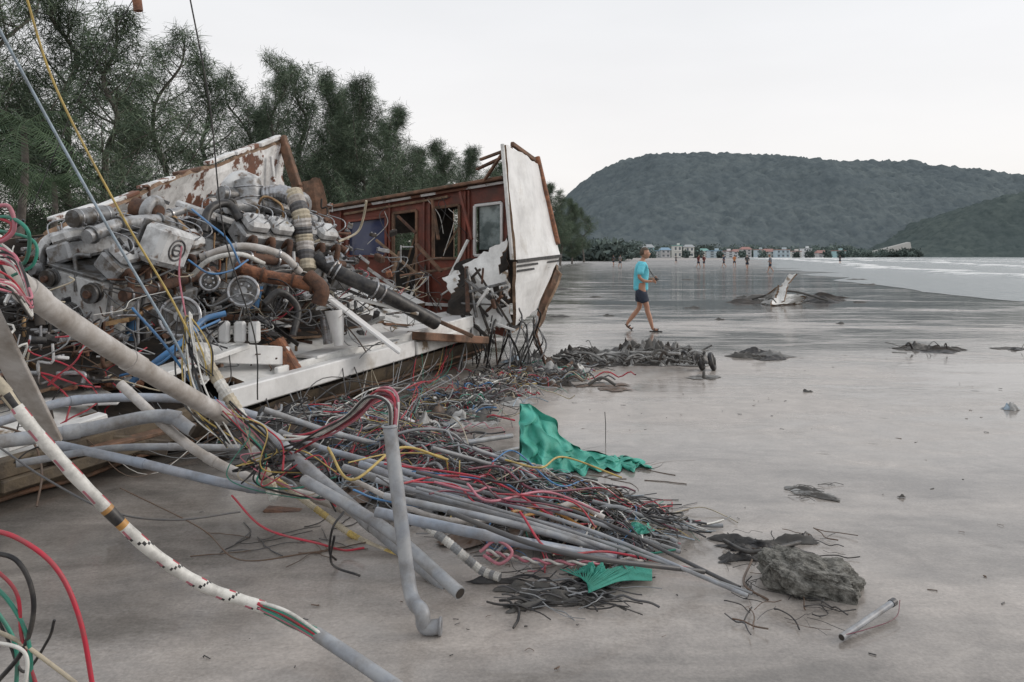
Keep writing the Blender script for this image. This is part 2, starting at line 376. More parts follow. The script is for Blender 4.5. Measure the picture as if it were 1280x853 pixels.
def casuarina(seed,H,spread,nb,dens,low=.12,dense=1.0):
    rs=np.random.RandomState(seed);mb=MB();random.seed(seed)
    tr=[V((0,0,-.3))]
    for k in range(1,9): tr.append(V((rs.randn()*.14*k*.5,rs.randn()*.14*k*.5,H*k/8)))
    tp=cr(tr,30);mb.tube(tp,lambda i,N:.024*H*.55*(1-i/N)**.8+.015,'bark',7)
    C=[];D=[]
    for bi in range(nb):
        t=low+(1-low)*((bi+rs.rand())/nb);t=min(t,.985)
        base=tp[int(t*30)];az=rs.rand()*6.283
        prof=(1-t)**.65*min(1,(t-low)*2.5+.4)
        L=spread*prof*(.35+1.0*rs.rand())+.35;el=.40+.6*t+rs.randn()*.2
        d=V((math.cos(az)*math.cos(el),math.sin(az)*math.cos(el),math.sin(el)))
        end=base+d*L;mid=base+d*L*.5+V((0,0,-.08*L));tip=end+V((0,0,.08*L))
        path=cr([base,mid,tip],8);mb.tube(path,lambda i,N:(.010+.011*L)*(1-i/N)+.006,'bark',4)
        ns=int(3+L*2.4*dense)
        for si in range(ns):
            u=.2+.8*(si+rs.rand())/ns;p=path[min(8,int(u*8))]
            d2=d*.7+V(rs.randn(3))*.5;d2.z=abs(d2.z)*.8+.1;d2.normalize()
            l2=(.4+.6*rs.rand())*(.4+.25*L)*(1.15-u*.5)
            for q in range(3):
                c=p+d2*l2*(q+1)/3;k=int(dens*(.4+rs.rand()))
                cc=np.array(c)+rs.randn(k,3)*np.array([.13,.13,.12])*(1+.15*L)
                dd=np.array(d2)*.5+rs.randn(k,3)*.45+np.array([0,0,-.5]);dd/=np.linalg.norm(dd,axis=1,keepdims=True)
                C.append(cc);D.append(dd)
    C=np.concatenate(C);D=np.concatenate(D);n=len(C)
    v,f=blades(C,D,.20+.28*rs.rand(n),.006+.009*rs.rand(n))
    tob=mb.obj('trunk_mesh');tm=tob.data;bpy.data.objects.remove(tob)
    lob=npmesh('leaf',v,f,M['needle'],False);lm=lob.data;bpy.data.objects.remove(lob)
    return tm,lm
def place_tree(name,tm,lm,loc,sc,rz):
    e=empty(name,loc);e.scale=(sc[0],sc[0],sc[1]);e.rotation_euler=(0,0,rz)
    for nm,me in(('trunk',tm),('foliage',lm)):
        o=bpy.data.objects.new(nm,me);scene.collection.objects.link(o);o.parent=e
trees=[casuarina(11,12,3.4,62,14,.2),casuarina(12,11,3.2,54,13,.22),casuarina(13,12,3.8,95,17,.10,1.3),casuarina(14,10,2.8,52,13,.15)]
TL=[(-60,-90,30,0,1.1),(15,-50,30,1,.95),(80,-30,33,0,1.1),(128,10,31,3,1.2),(205,45,36,1,1.1),(262,78,41,3,1.1),(300,95,44,1,.9),
    (348,72,42,0,.85),(385,84,45,3,1.0),(415,96,47,2,1.0),(455,104,44,2,1.0),(490,138,50,2,1.1),(520,186,70,2,1.2),(552,180,72,2,1.2),(590,188,78,2,1.1),(620,205,90,2,1.1),
    (430,150,56,2,1),(655,215,110,2,1.1),(685,232,125,2,1.2),(700,240,140,0,1.2),(715,250,165,2,1.1),(730,262,200,1,1.2),(-110,-80,34,2,1),(-170,-60,32,0,1),(160,120,50,2,.9),(330,140,55,2,.9),(40,90,46,3,1.0)]
Hs=[12,11,12,10]
for i,(px,py,d,k,w) in enumerate(TL):
    top=EYE+(320-py)/F*d;s=top/Hs[k]*1.0
    place_tree('casuarina_tree',*trees[k],((px-640)/F*d,d,0),(s*w,s),i*1.7)
def leafmass(name,centers,radii,nper,L,W,mat):
    C=[];
    for c,r in zip(centers,radii):
        d=np.random.randn(nper,3);d/=np.linalg.norm(d,axis=1,keepdims=True);k=np.random.rand(nper,1)**.4
        C.append(np.array(c)+d*k*np.array(r))
    C=np.concatenate(C);D=np.random.randn(len(C),3);D[:,2]+=.3;D/=np.linalg.norm(D,axis=1,keepdims=True)
    v,f=blades(C,D,L*(.5+np.random.rand(len(C))),W*(.5+np.random.rand(len(C))))
    return npmesh(name,v,f,mat,False)
random.seed(3);cs=[];rs_=[]
for k in range(46):
    px=U(-200,640);d=U(46,70)+max(0,(px-400))*.12
    r=U(1.2,2.6);cs.append(((px-640)/F*d,d,r*.7));rs_.append((r*1.3,r*1.3,r))
leafmass('undergrowth_shrubs',cs,rs_,380,.4,.12,M['needle2'])
cs=[];rs_=[]
for k in range(460):
    px=U(690,1150);town=800<px<1070
    d=U(700,900) if town else U(560,900);r=U(3,7)*(1.2 if px<800 else 1.0)
    if px>1070: r*=.8;d=U(800,930)
    cs.append(((px-640)/F*d,d,r*.8));rs_.append((r*1.5,r*1.2,r*1.1))
for px in(815,858,874,900,928,954,996,1012,1034,1052): r=U(2,3.4);cs.append(((px-640)/F*560,560,r*.8));rs_.append((r*1.1,r,r*1.3))
for k in range(120):
    px=U(690,785);d=U(240,480);r=U(2,4);cs.append(((px-640)/F*d-2,d,r*.8));rs_.append((r*1.4,r*1.2,r))
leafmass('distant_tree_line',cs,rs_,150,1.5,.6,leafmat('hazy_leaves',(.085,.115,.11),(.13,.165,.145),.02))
def palm(name,loc,H,seed,fl=2.0):
    random.seed(seed);e=empty(name,loc);mb=MB()
    tp=cr([(0,0,-.2),(.15,0,H*.4),(.25,.1,H*.75),(.2,.1,H)],14);mb.tube(tp,lambda i,N:.14-.06*i/N,'bark',8);mb.obj('trunk',e)
    top=tp[-1];lf=MB()
    for k in range(18):
        az=k*2.4;el=U(-.3,1.1);L=fl*U(.8,1.1);d=V((math.cos(az),math.sin(az),0))
        pts=[top+d*L*t*math.cos(el*.6)+V((0,0,L*(t*math.sin(el)-.75*t*t))) for t in(0,.25,.5,.75,1)]
        pth=cr(pts,30);lf.tube(pth,lambda i,N:.015*(1-i/N)+.004,M['needle2'],4)
        sd=V((-d.y,d.x,0))
        for i in range(2,30):
            for sg in(-1,1):
                l=.5*fl/2*math.sin(math.pi*(i/31)**.7)+.08;p=pth[i];q=p+sd*sg*l+d*l*.35+V((0,0,-l*U(.3,.9)))
                w=(pth[i]-pth[i-1])*.16
                lf.add([p-w,p+w,q+w*.2,q-w*.2],[(0,1,2,3)],M['needle2'])
    lf.obj('fronds',e)
def gp(px,d): return V(((px-640)/F*d,d,0))
palm('palm_tree',gp(18,23),5.4,3,2.2);palm('palm_tree',gp(-30,19),3.6,4,1.8);palm('palm_tree',gp(58,28),4.2,5,2.0)
# ------------------------------------------------------------------ town
BM={}
def bm_(n,c):
    if n not in BM: BM[n]=pm('town_'+n,c,None,rough=.8,bump=0,ga=.25,gs=.2,grime=(.25,.26,.26))
    return BM[n]
def building(name,px,d,w,dp,h,wall,roof,kind='gable',z0=0,fl=3):
    mb=MB();x=(px-640)/F*d;mb.box((x,d,z0+h/2-.2),(w,dp,h),wall,ch=.05)
    nw=max(2,int(w/3.2));
    for f in range(fl):
        for i in range(nw):
            mb.box((x-w/2+(i+.5)*w/nw,d-dp/2-.02,z0+(f+.55)*h/fl),(w/nw*.45,.14,h/fl*.45),bm_('window',(.14,.16,.18)),ch=.01)
        mb.box((x,d-dp/2-.3,z0+(f+.05)*h/fl+.1),(w*.98,.6,.15),bm_('slab',(.5,.5,.5)),ch=.01)
    if kind=='gable':
        e=.8;rh=w*.14+1;y0=d-dp/2-e;y1=d+dp/2+e;z=z0+h-.2
        mb.add([(x-w/2-e,y0,z),(x+w/2+e,y0,z),(x+w/2-w*.1,d,z+rh),(x-w/2+w*.1,d,z+rh),(x-w/2-e,y1,z),(x+w/2+e,y1,z)],[(0,1,2,3),(4,3,2,5),(0,3,4),(1,5,2)],roof)
    else:
        mb.box((x,d,z0+h+.1),(w+.8,dp+.8,.5),roof,ch=.05);mb.box((x+w*.2,d,z0+h+1.1),(w*.25,dp*.4,1.6),wall,ch=.05)
    mb.obj(name)
wc=[bm_('white',(.76,.78,.79)),bm_('cream',(.68,.68,.64)),bm_('palewall',(.50,.60,.65)),bm_('greywall',(.58,.58,.58)),bm_('teal',(.36,.56,.58))]
rc=[bm_('redroof',(.34,.18,.16)),bm_('blueroof',(.22,.35,.46)),bm_('greyroof',(.36,.38,.39)),bm_('orange',(.36,.22,.18)),bm_('greenroof',(.20,.38,.35))]
random.seed(5)
for k,px in enumerate([806,822,834,848,862,880,892,908,921,934,947,962,978,990,1006,1024,1046]):
    d=U(570,660);ri=random.choice([1,1,2,4]) if px<900 else random.choice([0,0,3,2])
    building('beachfront_hotel' if k%3 else 'shop_house',px+U(-3,3),d,U(6,11),8,U(5,9.5) if px<910 else U(3.5,7.5),random.choice(wc),rc[ri],'gable' if R()<.7 else 'flat',fl=random.choice([2,3]))
building('beach_pavilion',733,330,15,6,2.2,bm_('darkwall',(.08,.08,.09)),bm_('greyblueroof',(.14,.16,.2)),fl=1)
for px,py,w,h in[(1043,252,18,10),(1058,250,14,9),(1098,246,13,14),(1109,242,18,18),(1121,241,16,20),(1131,245,10,15),(1086,252,15,9)]:
    d=1200.;building('hillside_hotel',px,d,w,12,h,bm_('hillwall',(.38,.40,.42)),rc[2],'flat',z0=EYE+(320-py)/F*d-h,fl=4)
mb=MB();pts=cr([P(1062,319,848),P(1090,315,850),P(1115,309,856),P(1138,303,866)],20)
vs=[]
for i,p in enumerate(pts): vs+= [(p.x,p.y-3,-1+p.z*.5),(p.x,p.y,p.z),(p.x,p.y+8,p.z+.4)]
fs=[];
for i in range(20): a_=i*3;fs+=[(a_,a_+3,a_+4,a_+1),(a_+1,a_+4,a_+5,a_+2)]
mb.add(vs,fs,bm_('roadcut',(.36,.36,.34)));mb.obj('coastal_road')
# ------------------------------------------------------------------ wreck
wreck=empty('wrecked_boat')
A=V((-3.2,5.0,.27));uu=V((2.74,6.5,.23)).normalized();ww=V((-.92,.39,0)).normalized()
SL=.36
def W(a,b,c=0): return A+uu*a+ww*b+V((0,0,SL*b+c))
hb=MB()
def hullfn(u,v):
    a=-2.2+9.6*u;b=1.5*v**1.3;z=W(a,0,0).z
    p=W(a,0,0);q=p+ww*b;q.z=z-.10-(z+.15)*(v**.55)+.02*noise.noise(V((a*2,v*4,0)))
    q+=ww*.05*noise.noise(V((a*1.5,v*3,4)));return q
hb.cloth(hullfn,90,14,'hullb')
for v in(.12,.3):
    hb.tube([hullfn(i/50,v)+V((.01,-.02,0)) for i in range(51)],.018,'brown',5)
hb.obj('hull_side',wreck)
dk=MB()
dk.panel(W(-2.2,0),W(7.3,0),W(7.0,3.3),W(-2.2,3.3),.05,'peelw',60,20,.04,.05,hole=.28,seed=2,back='dark',fr=6)
dk.panel(W(-2.2,.1,-.25),W(7.3,.1,-.2),W(7.0,3.3,-.35),W(-2.2,3.3,-.35),.04,'dark',20,8,.04,.05,back='dark')  # dark sheet below the deck, painted stand-in for the shade there
dk.panel(W(-1.6,.55,.09),W(5.4,.6,.09),W(5.6,2.7,.09),W(-1.6,2.7,.09),.03,'dark',30,12,.06,.04,seed=14,back='dark')  # added dark floor sheet; its colour deepens the shade between machinery
dk.beam(W(1.9,-.02,.05),W(5.0,-.04,.07),.13,.19,'hullw')
dk.beam(W(5.05,-.05,.06),W(7.35,-.06,.09),.12,.16,'peelw')
dk.beam(W(-2.2,-.02,.0),W(1.8,-.03,.02),.10,.12,'hullb')
dk.beam(W(3.3,.2,.12),W(7.0,.28,.12),.28,.03,'hullw')
dk.obj('deck',wreck)
bk=MB()
bk.panel(W(1.6,2.8,-.1),W(6.4,2.95,-.1),P(352,172,11.9),P(58,286,7.4),.05,'peel',48,14,.05,.04,hole=.52,seed=5,back='brown',fr=5)
for k in range(7):
    t0=k/7+.004;t1=(k+1)/7-.01;bk.beam(P(62,280,7.5).lerp(P(350,172,11.85),t0)+V((0,0,U(-.04,.04))),P(62,280,7.5).lerp(P(350,172,11.85),t1)+V((0,0,U(-.04,.04))),.10,U(.03,.07),random.choice(['brown','peel','rust']))
bk.beam(P(352,172,11.8),P(372,235,11.6),.08,.16,'brown');bk.beam(P(372,235,11.6),P(385,300,11.5),.08,.14,'brown')
bk.panel(P(374,325,12.1),P(424,318,12.2),P(402,224,12.3),P(372,228,12.2),.04,'brown',8,10,.04,.03,seed=9)
for t in np.linspace(.05,.95,9):
    p=W(1.6+4.7*t,2.7,.0);q=P(58+294*t,290-112*t,7.3+4.4*t)+V((.05,-.1,-.15));bk.beam(p,q,.04,.05,'peel')
for k in range(6):
    t=U(.1,.8);p=W(1.8+4.4*t,2.55,.4+t*.4);bk.beam(p,p+uu*U(.5,1.2)+V((0,0,U(-.1,.25))),.03,U(.08,.15),'peelw')
bk.obj('bulwark_panel',wreck)
# cabin
cb=MB()
cA=P(408,264,13.4);cB=P(634,226,12.4);dA=V((cA.x,cA.y,.75));dB=V((cB.x,cB.y,.35))
wins=[(.14,.36,.52,.86),(.40,.53,.14,.88),(.62,.76,.50,.88),(.84,.98,.52,.86)]
cb.panel(dA,dB,cB,cA,.05,'redwood',50,32,.015,.015,seed=3,back='dark',win=wins,jagv=.05)
def cw(u,v,o=0):
    p=dA.lerp(dB,u).lerp(cA.lerp(cB,u),v);n=V((-.32,-.95,0)).normalized();return p+n*o
for(a0,a1,v0,v1),fm in zip(wins,['redwood','brown','brown','hullw']):
    for (x0,y0,x1,y1) in((a0,v0,a1,v0),(a0,v1,a1,v1),(a0,v0,a0,v1),(a1,v0,a1,v1)):
        cb.beam(cw(x0,y0,.075),cw(x1,y1,.075),.045,.05,fm,up=V((-.32,-.95,0)))
cb.panel(cw(.14,.52,.02),cw(.36,.52,.02),cw(.36,.86,.02),cw(.14,.86,.02),.01,'glass',6,6,0,0)
cb.panel(cw(.86,.56,.02),cw(.98,.56,.02),cw(.98,.86,.02),cw(.86,.86,.02),.01,'glassp',6,6,0,0)
cb.beam(cw(0,1.0,.10)+V((0,0,.03)),cw(1.0,1.0,.10)+V((0,0,.03)),.3,.05,'brown')
cb.beam(cw(.0,.985,.14),cw(1.0,.985,.14),.03,.04,'peel')
cb.beam(cw(.1,.10,.10),cw(.98,.18,.10),.03,.05,'hullw');cb.beam(cw(.15,.0,.10),cw(.98,.06,.10),.03,.03,'peelw')
for u in(.02,.1,.38,.57,.60,.79,.81): cb.beam(cw(u,.05,.08),cw(u,.97,.08),.03,.06,'redwood')
bkv=V((.25,1.5,0))
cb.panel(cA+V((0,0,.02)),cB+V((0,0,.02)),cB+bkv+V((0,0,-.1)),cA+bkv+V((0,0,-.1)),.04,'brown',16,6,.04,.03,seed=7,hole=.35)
cb.panel(dA+bkv,dB+bkv,cB+bkv,cA+bkv,.03,'dark',20,12,.04,.03,seed=8,hole=.4,win=[(.6,.75,.5,.9)])  # dark back wall and floor: interior shade put into the colour
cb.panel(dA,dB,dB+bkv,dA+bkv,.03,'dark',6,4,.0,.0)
for a,b_,w_,mt in[((520,305,12.3),(552,340,12.1),.08,'brown'),((497,270,12.5),(520,292,12.4),.05,'rust'),((540,250,12.6),(548,300,12.5),.05,'brown'),
    ((575,240,12.3),(590,300,12.2),.05,'redwood'),((470,300,12.6),(530,350,12.2),.04,'ply'),((600,200,12.3),(640,185,12),.06,'brown'),((596,212,12.4),(630,196,12),.06,'rust'),((604,228,12.3),(632,186,11.8),.05,'brown'),
    ((430,268,13.2),(560,246,12.6),.04,'ply'),((500,345,12.2),(600,330,12.1),.05,'brown'),((585,300,12.1),(560,350,12.0),.06,'peelw')]:
    cb.beam(P(*a),P(*b_),w_,.04,mt)
for u0,v0,u1,v1 in((.42,.2,.52,.8),(.44,.5,.5,.85),(.64,.55,.74,.8)): cb.beam(cw(u0,v0,-.2),cw(u1,v1,-.3),.04,.03,'ply')
random.seed(12)
for k in range(34):
    u=U(.05,.95);p=cw(u,U(-.05,.4),U(.1,.5));cb.beam(p,p+V((U(-.3,.3),U(-.2,.2),U(-.2,.35))),U(.02,.07),U(.01,.03),random.choice(['redwood','brown','peelw','dark','ply','rust']))
for k in range(14):
    u=U(.05,.95);p=cw(u,U(.3,.98),.12);cb.tube([p,p+V((U(-.2,.2),-.1,-U(.1,.3))),p+V((U(-.3,.3),-.1,-U(.4,.8)))],.006,random.choice(['cblack','cwhite','cdgrey']),5,n=12)
cb.obj('cabin',wreck)
tp=MB();Q=P
tp.panel(Q(640,408,11.35),Q(668,385,12.3),Q(697,320,12.9),Q(641,326,11.3),.05,'hullw',10,8,.03,.02,seed=4,back='brown')
tp.panel(Q(641,326,11.3),Q(697,320,12.9),Q(670,206,12.9),Q(628,181,11.3),.05,'hullw',14,18,.012,.02,seed=4,back='brown')
nn=V((.88,-.46,0)).normalized()
for k,dy in enumerate((0,6,12)):
    tp.beam(Q(641,327+dy,11.3)+nn*.075,Q(697-.6*dy,320+dy,12.9)+nn*.075,.012,.03 if k else .05,'cblack')
tp.beam(Q(671,196,12.9),Q(697,306,12.85),.07,.09,'rust2',up=nn);tp.beam(Q(640,180,12.0),Q(668,200,12.8),.06,.07,'brown')
tp.beam(Q(628,180,11.28),Q(640,325,11.28),.04,.05,'peelw',up=nn)
tp.panel(Q(670,425,12.4),Q(675,416,12.4),Q(704,338,12.8),Q(690,334,12.8),.05,'brown',3,12,.06,.04,seed=12,jagv=.05)
tp.panel(Q(560,395,11.9),Q(640,400,11.6),Q(634,310,11.9),Q(570,330,12),.04,'dark',12,12,.03,.04,seed=7)  # dark fill panel, its colour stands in for interior shade
tp.panel(Q(603,415,11.1),Q(638,405,11.1),Q(634,300,11.3),Q(553,350,11.5),.04,'peelw',24,24,.03,.04,seed=6,back='dark',hole=.22,fr=3)
for k in range(20):
    tp.beam(Q(U(575,640),U(330,410),U(10.9,11.2)),Q(U(575,645),U(330,430),U(10.9,11.2)),U(.02,.06),U(.02,.05),random.choice(['brown','rust','dark','peelw','engg','dark']))
for k in range(34):
    x=U(585,680);y=U(385,420);tp.tube([Q(x,y,U(10.8,11.8)),Q(x+U(-10,14),y+U(10,30),U(10.8,11.5)),G(x+U(-20,20),U(450,470))],U(.006,.016),random.choice(['cblack','cdgrey','rust','cblack','cgrey']),5,n=12)
tp.obj('broken_topside',wreck)
pl=MB()
for(a,b_,w_,h_,mt)in[((455,348,9.3),(545,398,9.6),.30,.03,'hullw'),((398,362,8.4),(500,440,8.5),.34,.03,'hullw'),((430,350,9.6),(590,420,10),.16,.05,'brown'),
    ((345,470,7.6),(590,402,11),.05,.16,'peelw'),((150,440,7.2),(330,405,8.4),.25,.05,'peelw'),((230,440,7),(360,445,7.8),.05,.18,'hullw'),
    ((345,425,7.8),(372,470,7.8),.15,.12,'rust2'),((40,470,6.3),(180,480,6.6),.12,.06,'rust2'),((100,350,7.9),(170,330,8.1),.04,.4,'peelw'),((520,420,9.6),(600,425,10.8),.3,.1,'brown'),
    ((190,470,6.5),(300,432,7.4),.25,.05,'peelw'),((5,560,5.1),(130,520,5.6),.12,.05,'peelw'),((40,545,5.4),(210,560,5.9),.06,.12,'hullb'),((0,610,4.9),(215,545,6.0),.05,.08,'hullb'),
    ((60,575,5.2),(240,530,6.2),.12,.03,'brown'),((20,505,5.8),(150,500,6),.16,.05,'hullw'),((330,650,5.0),(388,655,5.0),.1,.16,'rust'),
    ((440,372,9.0),(520,392,9.3),.22,.04,'peelw'),((50,360,7.2),(190,330,7.6),.3,.04,'hullw')]:
    pl.beam(P(*a),P(*b_),w_,h_,mt)
for k in range(60):
    a=U(.3,6.8);b_=U(.05,2.2);p=W(a,b_,U(.03,.2));q=p+uu*U(-.5,.5)+ww*U(-.4,.4)+V((0,0,U(-.1,.12)));pl.beam(p,q,U(.03,.12),U(.012,.035),random.choice(['peelw','brown','peelw','hullw','dark','rust','ply']))
for px in(280,300,318): pl.box(P(px,415,7.3),(.1,.08,.2),'hullw',ch=.02)
pl.cyl(P(418,388,8.3),P(424,432,8.3),.10,'hullw',.05);pl.cyl(P(405,395,8.5),P(410,430,8.5),.05,'steel')
pl.obj('loose_planks',wreck)
# ------------------------------------------------------------------ engines
def engine(mb,T,sd):
    random.seed(sd);mb.T=T
    mb.box((0,0,.45),(1.25,.52,.46),'engw',ch=.03);mb.box((0,0,.1),(1.0,.36,.26),'engg',ch=.06)
    mb.box((0,0,.215),(1.2,.56,.03),'engg',ch=.005);mb.box((0,0,.69),(1.27,.54,.025),'engg',ch=.005)
    for sg in(-1,1):
        Rm=Matrix.Rotation(sg*.5,3,'X');mb.box((0,-sg*.24,.78),(1.15,.24,.16),'engc',Rm,ch=.02)
        for k in range(4):
            mb.box((-.42+k*.28,-sg*.29,.90),(.23,.2,.11),'engw' if k!=2 else 'engc',Rm,ch=.03);mb.box((-.42+k*.28,-sg*.265,.855),(.25,.23,.02),'engg',Rm,ch=.004)
            for q in(-.08,.08): mb.cyl((-.42+k*.28+q,-sg*.31,.95),(-.42+k*.28+q,-sg*.33,.985),.014,'steel',seg=6)
        for k in range(6):
            mb.tube([(-.5+k*.2,-sg*.30,.7),(-.5+k*.2,-sg*.42,.78),(-.5+k*.2,-sg*.44,.62)],.028,'rust' if sg>0 else 'engg',8,n=8)
            mb.box((-.5+k*.2,-sg*.31,.70),(.09,.03,.09),'engg',ch=.004)
        mb.fpipe([(-.6,-sg*.45,.6),(0,-sg*.46,.6),(.6,-sg*.45,.6)],.048,'rust' if sg>0 else 'engc')
        for k in range(16): mb.cyl((-.55+k*.073,-sg*.262,.27),(-.55+k*.073,-sg*.285,.27),.012,'steel',seg=6)
        for k in range(6): mb.box((-.52+k*.21,-sg*.265,.45),(.025,.03,.40),'engc')
        for k in range(3):
            mb.cyl((-.1+k*.2,-sg*.27,.52),(-.1+k*.2,-sg*.285,.52),.06,'engc')
            mb.cyl((-.45+k*.16,-sg*.34,.34),(-.45+k*.16,-sg*.34,.12),.048,['cwhite','cblue','engg'][k%3]);mb.cyl((-.45+k*.16,-sg*.34,.36),(-.45+k*.16,-sg*.34,.34),.052,'steel')
        mb.box((.35,-sg*.33,.36),(.34,.12,.16),'engc',ch=.02)
        for k in range(8):
            x0=-.55+k*.15;mb.tube([(x0,-sg*.36,.9),(x0+.04,-sg*.42,.98),(x0+.09,-sg*.32,1.04),(x0+.1,-sg*.1,1.05)],.006,'steel',5,n=10)
    mb.fpipe([(-.55,0,.98),(-.2,0,1.04),(.3,0,1.02),(.6,0,.92)],.06,'engc',18,'engg')
    mb.cyl((.62,0,.45),(.82,0,.45),.32,'engg',.26,seg=28);mb.cyl((.82,0,.45),(1.1,0,.4),.2,'engc',.15)
    for k in range(12): mb.cyl((.61,.29*math.cos(k*.524),.45+.29*math.sin(k*.524)),(.59,.29*math.cos(k*.524),.45+.29*math.sin(k*.524)),.014,'steel',seg=6)
    for(y,z,r)in((0,.3,.14),(.2,.60,.07),(-.22,.58,.08)):
        for q in range(3): mb.cyl((-.63-.03*q,y,z),(-.65-.03*q,y,z),r*(1,.9,1)[q],'engg',seg=24)
        mb.cyl((-.71,y,z),(-.74,y,z),r*.4,'rust');mb.torus((-.665,y,z),(1,0,0),r*.95,.010,'cblack')
    mb.torus((.35,.1,1.08),(0,1,0),.10,.055,'engc',24,12);mb.cyl((.35,.02,1.08),(.35,.3,1.08),.07,'rust',.09)
    mb.cyl((-.1,.2,1.08),(-.5,.2,1.08),.075,'engg');
    for x in(-.15,-.3,-.45): mb.torus((x,.2,1.08),(1,0,0),.075,.007,'steel')
    for k in range(30):
        p=V((U(-.6,.7),U(-.45,.45),U(.2,1.0)));pts=[p]
        for q in range(3):p=p+V((U(-.25,.25),U(-.15,.15),U(-.2,.2)));pts.append(p)
        mb.tube(pts,U(.005,.016),random.choice(['cblack','steel','cdgrey','brass','cblack','cbeige','rust']),6,n=14)
    mb.T=None
en=MB()
ax=Matrix((uu,ww,V((0,0,1)))).transposed()
def TR(pos,eul,s): return Matrix.Translation(pos)@(ax@Euler(eul).to_matrix()).to_4x4()@Matrix.Scale(s,4)
engine(en,TR(W(2.0,1.3,.08),(.25,-.12,.15),1.02),1)
engine(en,TR(W(3.8,1.3,.1),(.2,.1,-.2),1.16),2)
engine(en,TR(W(.3,1.9,.05),(.5,.2,.4),.8),3)
en.obj('diesel_engines',wreck)
ec=MB();random.seed(21)
Rr=(ax@Euler((.3,.2,.1)).to_matrix())
bc=P(207,308,6.9);
ec.box(bc,(.40,.26,.34),'engw',Rr,ch=.045);ec.box(bc-Rr@V((0,-.135,0)),(.42,.02,.36),'engg',Rr,ch=.01)
nrm=-(Rr@V((0,1,0)));fc=bc+nrm*.132
ec.torus(fc,nrm,.09,.008,'cdgrey');ec.torus(fc,nrm,.05,.010,'cdgrey');ec.beam(fc-Rr@V((.06,0,0)),fc+Rr@V((.06,0,0)),.012,.012,'cdgrey')
for sx in(-.17,.17):
    for sz in(-.14,.14): q=fc+Rr@V((sx,0,sz));ec.cyl(q,q+nrm*.012,.012,'steel',seg=6)
ec.box(P(150,345,7.3),(.5,.4,.14),'engw',Rr,ch=.03);ec.box(P(260,268,8.4),(.6,.4,.08),'engw',Rr,ch=.02)
ec.cyl(P(308,228,8.9),P(318,292,8.8),.16,'engc',.14,seg=24)
for t in(.1,.3,.5,.7,.9): ec.torus(P(308+10*t,228+64*t,8.9-.1*t),(.1,0,-1),.163-.02*t,.010,'steel')
ec.tube([P(284,245,8.8),P(286,232,8.8),P(300,222,8.9),P(322,230,8.9)],.08,'engw',14,n=14)
ec.tube([P(285,285,8.8),P(284,245,8.8)],.07,'cblack',14,n=6)
cor=lambda i,N:.095*(1+.10*(i%2))
ec.tube([P(366,240,8.9),P(376,268,8.8),(P(380,300,8.8)),P(384,338,8.7)],cor,lambda i,k:('cbeige','pvcl','cdgrey')[(i//4)%3],14,n=40,smooth=False)
ec.tube([P(330,245,8.9),P(350,242,8.9),P(368,248,8.9)],cor,'steel',14,n=18,smooth=False)
ec.fpipe([P(296,334,7.8),P(330,345,7.8),P(370,352,7.9),P(405,362,7.9)],.065,'rust2',16,'rust');ec.tube([P(385,345,7.9),P(402,362,7.85),P(398,380,7.85)],.075,'rust',12,n=10)
ec.fpipe([P(110,300,7.6),P(150,292,7.8),P(180,300,7.8),P(215,280,8.0)],.05,'rust2',16,'rust');ec.fpipe([P(90,400,6.7),P(120,412,6.6),P(150,440,6.5)],.045,'rust2',14,'rust')
hose=[P(395,322,8.8),P(425,342,8.8),P(480,368,9),P(545,404,9.5)]
ec.tube(hose,.085,'cblack',16,n=24)
q=cr(hose,40)
for i in(10,12,24,26): ec.torus(q[i],q[i+1]-q[i],.09,.012,'steel')
ec.tube([P(255,290,8.0),P(262,262,8.1),P(285,255,8.3),P(300,275,8.3)],.045,'cblack',12,n=18);ec.tube([P(120,350,7.1),P(150,372,6.9),P(190,362,7),P(205,340,7.2)],.04,'cblack',12,n=18)
ec.tube([P(330,380,7.5),P(350,365,7.6),P(372,385,7.7),P(366,420,7.6)],.035,'cblack',12,n=18)
ec.fpipe([P(250,322,7.3),P(300,308,7.4),P(350,318,7.6),P(375,340,7.8)],.035,'pvcl',20,'steel')
ec.tube([P(240,345,7.2),P(262,325,7.2),P(300,318,7.3),P(330,330,7.5)],.022,'cwhite',10,n=20)
ec.fpipe([P(80,310,7.5),P(110,325,7.4),P(150,305,7.5),P(180,280,7.7),P(230,262,8.1)],.045,'engc',24,'steel')
ec.fpipe([P(60,400,6.6),P(110,390,6.7),P(150,400,6.8),P(190,385,7.0)],.035,'brass',20,'steel');ec.fpipe([P(70,430,6.4),P(120,412,6.6),P(160,425,6.7)],.035,'engc',16,'steel')
ec.fpipe([P(150,270,7.9),P(200,262,8.0),P(240,300,7.8),P(236,340,7.5)],.03,'brass',20,'steel')
ec.tube([P(78,335,7),P(95,310,7.2),P(88,292,7.4)],.085,'engw',14,n=12);ec.torus(P(74,312,7.1),(.4,-.8,.3),.13,.04,'engw',26,10);ec.cyl(P(72,312,7.15),P(78,311,7.4),.10,'dark')
for(px,py,d,r,sp_)in((225,396,6.7,.16,5),(304,364,7.2,.13,0),(262,352,7.2,.08,0),(130,375,6.9,.09,0)):
    c=P(px,py,d);n=V((.25,-.95,.15));ec.torus(c,n,r,.016,'steel',30,8);ec.torus(c,n,r*.72,.008,'engg');ec.cyl(c,c-n*.08,r*.95,'engg',seg=26);ec.cyl(c+n*.04,c,r*.28,'engc');
    ec.torus(c-n*.04,n,r*.98,.014,'cblack')
    for q in range(sp_ or 6):
        o=n.orthogonal().normalized();o.rotate(Matrix.Rotation(q*6.283/(sp_ or 6),3,n))
        if sp_: ec.beam(c+n*.01,c+o*r+n*.01,.022,.018,'engc')
        else: ec.cyl(c+o*r*.5,c+o*r*.5+n*.014,.010,'steel',seg=6)
